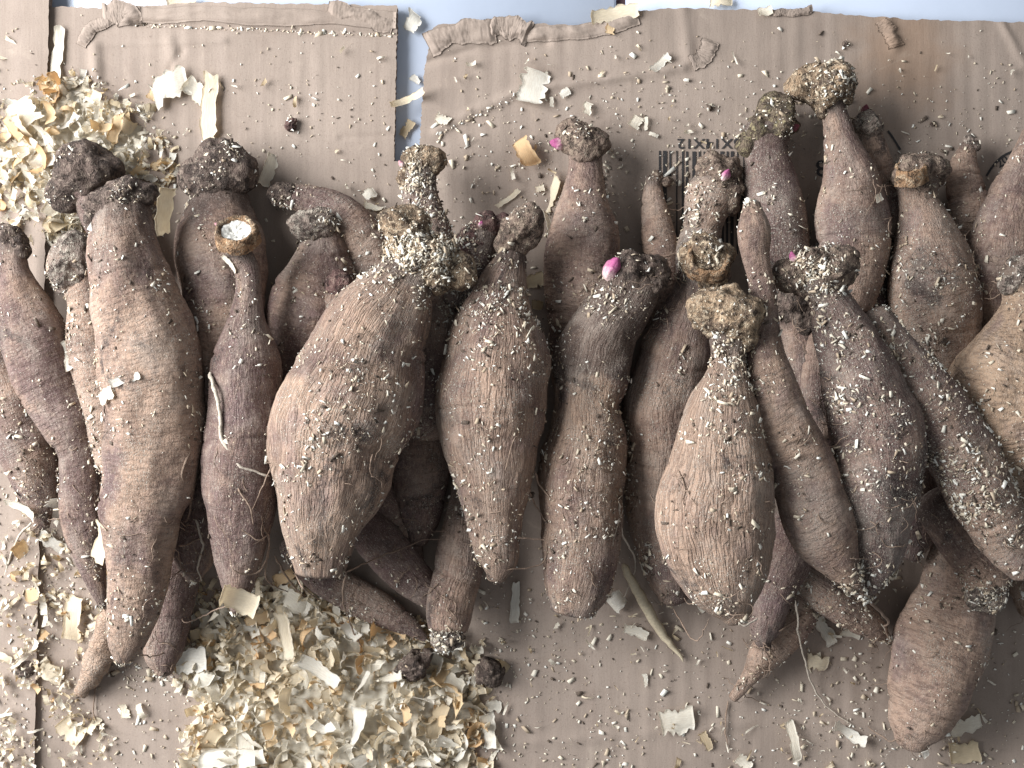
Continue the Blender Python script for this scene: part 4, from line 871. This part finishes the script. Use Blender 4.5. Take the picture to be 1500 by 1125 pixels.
for i, (px, py, L, Wd, ang, cu, wd, lab) in enumerate(LOOSE):
    p = hit(px, py)
    if (575 < px < 622 and py < 200 and 'bridging' not in lab) or py < 8: p = U(px, py, .0012)
    mo = heap_mound(px, py)
    if mo > .002 and p[2] < Z0 + .014: p = U(px, py, Z0 + mo + .003)
    s = (CAMZ - p[2]) / .5; V, F = shaving_mesh(L * K * s, Wd * K * s, cu * (1 if i % 3 else -1), RNG.uniform(-.8, .8), 900 + i, None, .22, RNG.uniform(-.5, .5))
    V = V - [0, 0, V[:, 2].min()]
    nrm = smooth_normal(p); q = nrm.to_track_quat('Z', 'Y').to_matrix() @ Matrix.Rotation(math.radians(ang), 3, 'Z')
    base = Vector((0, 0, 1)).rotation_difference(nrm).to_matrix() @ Matrix.Rotation(math.radians(ang), 3, 'Z')
    o = link('wood_shaving', mesh_np('wood_shaving', V, F, WOODS[wd]), None, p + np.array(nrm) * .0003)
    o.rotation_euler = base.to_euler(); tag(o, lab, 'shaving')
# a straw
pts = np.array([U(912, 825, Z0 + .010), U(935, 868, Z0 + .006), U(965, 920, Z0 + .003), U(1002, 970, Z0 + .002)])
V, F = tube_mesh('straw', pts, np.array([5, 8, 7, 1.5]) * K, WOODS[3], 10, .06, 3)
tag(link('straw', mesh_np('straw', V, F, mat_flat('dry_straw', (.56, .47, .33), .6, 1200, .4))), 'dry split straw pointing down right on the cardboard, below the long cut-crowned tuber', 'straw')
# dead knobs and crumbs of crown
def knob(name, px, py, r, mat, lab, cat, seed, zr=.8):
    s = r * K; c = U(px, py, Z0 + heap_mound(px, py) * .8 + s * .55); L = [(c[0], c[1], c[2], s), (c[0] + s * .5, c[1] + s * .3, c[2], s * .6), (c[0] - s * .55, c[1] - s * .2, c[2], s * .55)]
    v, f, n_ = star_mesh(L, seed, 5 if r > 20 else 4, 1.3); o = link(name, mesh_np(name, v - c, f, mat), None, c); o['seed'] = [float(seed), 1., 2.]; tag(o, lab, cat); SURF.append((v, n_, .5, 1.)); return o
knob('dried_knob', 604, 978, 22, CR_DARK, 'dark dried knob half buried in the right side of the shavings heap', 'dried knob', 901)
knob('dried_knob', 716, 990, 18, CR_DARK, 'round dark dried knob on the cardboard right of the heap', 'dried knob', 907)
knob('bark_scrap', 427, 181, 8, CR_RED, 'curled brown scrap alone on the left flap', 'scrap', 911)
knob('bark_scrap', 1039, 157, 4, CR_DARK, 'dark crumb on the cardboard above the printed size', 'scrap', 913)
knob('bark_scrap', 1238, 64, 3.5, CR_DARK, 'tiny dark crumb above the craggy pale knob', 'scrap', 917)
knob('bark_scrap', 1366, 181, 3.2, CR_DARK, 'tiny dark crumb above the orange-cut tuber', 'scrap', 919)
knob('bark_scrap', 980, 266, 5, CR_BROWN, 'brown crumb lying on the printed bars', 'scrap', 921)
knob('bark_scrap', 35, 980, 11, CR_GREY, 'grey crumbly clod at the lower left on the cardboard', 'scrap', 923)

# ------------------------------------------------------------------ sawdust: specks on the tubers and on the cardboard
def flakes(P, Nn, L, Wd, Th, tilt, soil):
    n = len(P); q = RNG.normal(0, 1, (n, 3)); Nn = Nn + q * tilt[:, None]; Nn /= np.linalg.norm(Nn, axis=1)[:, None]
    a = np.cross(Nn, RNG.normal(0, 1, (n, 3))); a /= np.linalg.norm(a, axis=1)[:, None]; b = np.cross(Nn, a)
    c = np.array([(-1, -1), (1, -1), (1, 1), (-1, 1)], float); J = c[None] * (.6 + .6 * RNG.random((n, 4, 2)))
    base = P[:, None] + J[..., :1] * (L / 2)[:, None, None] * a[:, None] + J[..., 1:] * (Wd / 2)[:, None, None] * b[:, None]
    bend = (RNG.normal(0, .12, (n, 4)) * L[:, None])[..., None] * Nn[:, None]
    top = base + bend + (Nn * Th[:, None])[:, None]; bot = base + bend - (Nn * Th[:, None])[:, None] * .6
    V = np.concatenate([top, bot], 1).reshape(-1, 3); o = (np.arange(n) * 8)[:, None, None]
    F = np.array([[0, 1, 2, 3], [4, 7, 6, 5], [0, 4, 5, 1], [1, 5, 6, 2], [2, 6, 7, 3], [3, 7, 4, 0]])[None] + o
    return V, F.reshape(-1, 4), np.repeat(np.where(RNG.random(n) < soil, -1., RNG.random(n)), 8)
HOT = [(520,560,60,9),(485,640,34,7),(432,690,16,14),(610,365,55,12),(740,455,48,12),(735,505,62,10),(720,640,24,4),(890,430,34,10),(870,690,45,8),(855,760,50,4),(1240,500,34,9),(1240,590,24,16),
       (1310,690,34,5),(1440,690,60,10),(1405,740,34,16),(1330,400,40,8),(1390,450,70,6),(1062,560,28,10),(1060,640,20,14),(1076,702,18,14),(1055,900,34,12),(1110,690,20,8),(250,430,34,8),(1205,385,34,14),
       (1030,300,34,12),(1035,370,26,10),(600,270,28,12),(1210,120,40,5),(1060,515,24,14),(1180,860,18,6),(1240,890,40,6),(660,925,18,10),(1300,840,26,5),(175,600,50,3),(960,810,20,12),(1450,860,24,8),(205,870,30,4),(620,380,60,10)]
PV, PN, PR = [], [], []
for V, n_, dust, boost in SURF:
    px, py = to_px(V); up = n_[:, 2]
    ok = (up > .12) & (px > -5) & (px < 1505) & (py > -5) & (py < 1130) & (V[:, 2] > hval(V[:, 0], V[:, 1]) - .004)
    if not ok.any(): continue
    V, n_, px, py = V[ok], n_[ok], px[ok], py[ok]
    cl = vnoise(V * 110, 60); cl = np.clip((cl - .45) * 4.5, .05, 2.)
    wgt = cl * (.25 + dust) * np.clip(n_[:, 2] * .7 + .5, 0, 1)
    for hx, hy, hr, am in HOT: wgt = wgt + am * .22 * np.exp(-((px - hx) ** 2 + (py - hy) ** 2) / (hr * hr)) * (.4 + 1.2 * (vnoise(V * 260, 61) > .48))
    areapx = (px.max() - px.min()) * (py.max() - py.min()) * .55
    cnt = int(np.clip(areapx * .021 * wgt.mean() / .5 * (.8 if boost == 1. else 1.8), 10, 2600))
    idx = RNG.choice(len(V), cnt, p=wgt / wgt.sum()); PV.append(V[idx]); PN.append(n_[idx])
PV = np.vstack(PV); PN = np.vstack(PN); n = len(PV); PV = PV + PN * .0002 + RNG.normal(0, .0003, (n, 3))
L = np.clip(RNG.lognormal(math.log(2.3), .70, n), .9, 14) * K; Wd = np.minimum(L * RNG.uniform(.15, .6, n), .0012)
V, F, r = flakes(PV, PN, L, Wd, np.minimum(L * .10, .0002), np.where(PN[:, 2] < .45, .75, .30), .20)
tag(link('sawdust_on_tubers', mesh_np('sawdust_on_tubers', V, F, FLAKE, {'rnd': r}, smooth=False)), 'pale sawdust specks clinging to the tubers', 'sawdust', kind='stuff')
# on the cardboard
pts = []
while len(pts) < 6500:
    px, py = RNG.uniform(-10, 1510), RNG.uniform(8, 1135)
    d = .22 + .9 * vnoise(np.array([[px / 130, py / 130, 0]]), 70)[0] ** 2
    if 640 < px < 1000 and 170 < py < 420: d += .3
    if px < 260 and py > 700: d += .5
    if py > 850 and px > 700: d += .25
    if py < 110: d *= .35
    if RNG.random() > d: continue
    if 577 < px < 625 and py < YS: continue
    if py < 40 and not (60 < px < 575 and py > 14): continue
    pts.append((px, py))
for q in np.linspace(195, 580, 150): pts.append((q + RNG.normal(0, 2), 35 + (q - 195) * .042 + RNG.normal(0, 1.6)))
for q in np.linspace(0, 1, 60): pts.append((640 + 130 * q + RNG.normal(0, 3), 194 - 62 * q + 3 + RNG.normal(0, 2.5)))
for cx, cy, sx, sy, cnt in ((230, 985, 40, 12, 120), (45, 860, 30, 40, 120), (120, 870, 30, 60, 90), (20, 1080, 25, 30, 70), (470, 335, 40, 20, 90), (900, 245, 20, 30, 60), (1230, 1075, 40, 20, 60), (1170, 1075, 20, 40, 50), (1330, 185, 120, 50, 90), (760, 950, 60, 40, 110), (1090, 195, 18, 10, 40), (990, 270, 20, 40, 60)):
    for _ in range(cnt): pts.append((RNG.normal(cx, sx), RNG.normal(cy, sy)))
pts = np.array(pts); z = card_h(pts[:, 0], pts[:, 1]) + .00035 + np.where(pts[:, 0] < 62, .0026, 0); s = (CAMZ - Z0) / .5
G_ = np.stack([(pts[:, 0] - 750) * K * s, (562.5 - pts[:, 1]) * K * s, z], 1); n = len(G_)
L = np.clip(RNG.lognormal(math.log(2.6), .66, n), 1.0, 19) * K; Wd = np.minimum(L * RNG.uniform(.18, .7, n), .0016)
V, F, r = flakes(G_, np.tile([0, 0, 1.], (n, 1)), L, Wd, np.clip(L * .09, .0001, .00028), np.full(n, .14), .07)
tag(link('sawdust_on_cardboard', mesh_np('sawdust_on_cardboard', V, F, FLAKE, {'rnd': r}, smooth=False)), 'pale sawdust specks strewn over the cardboard', 'sawdust', kind='stuff')
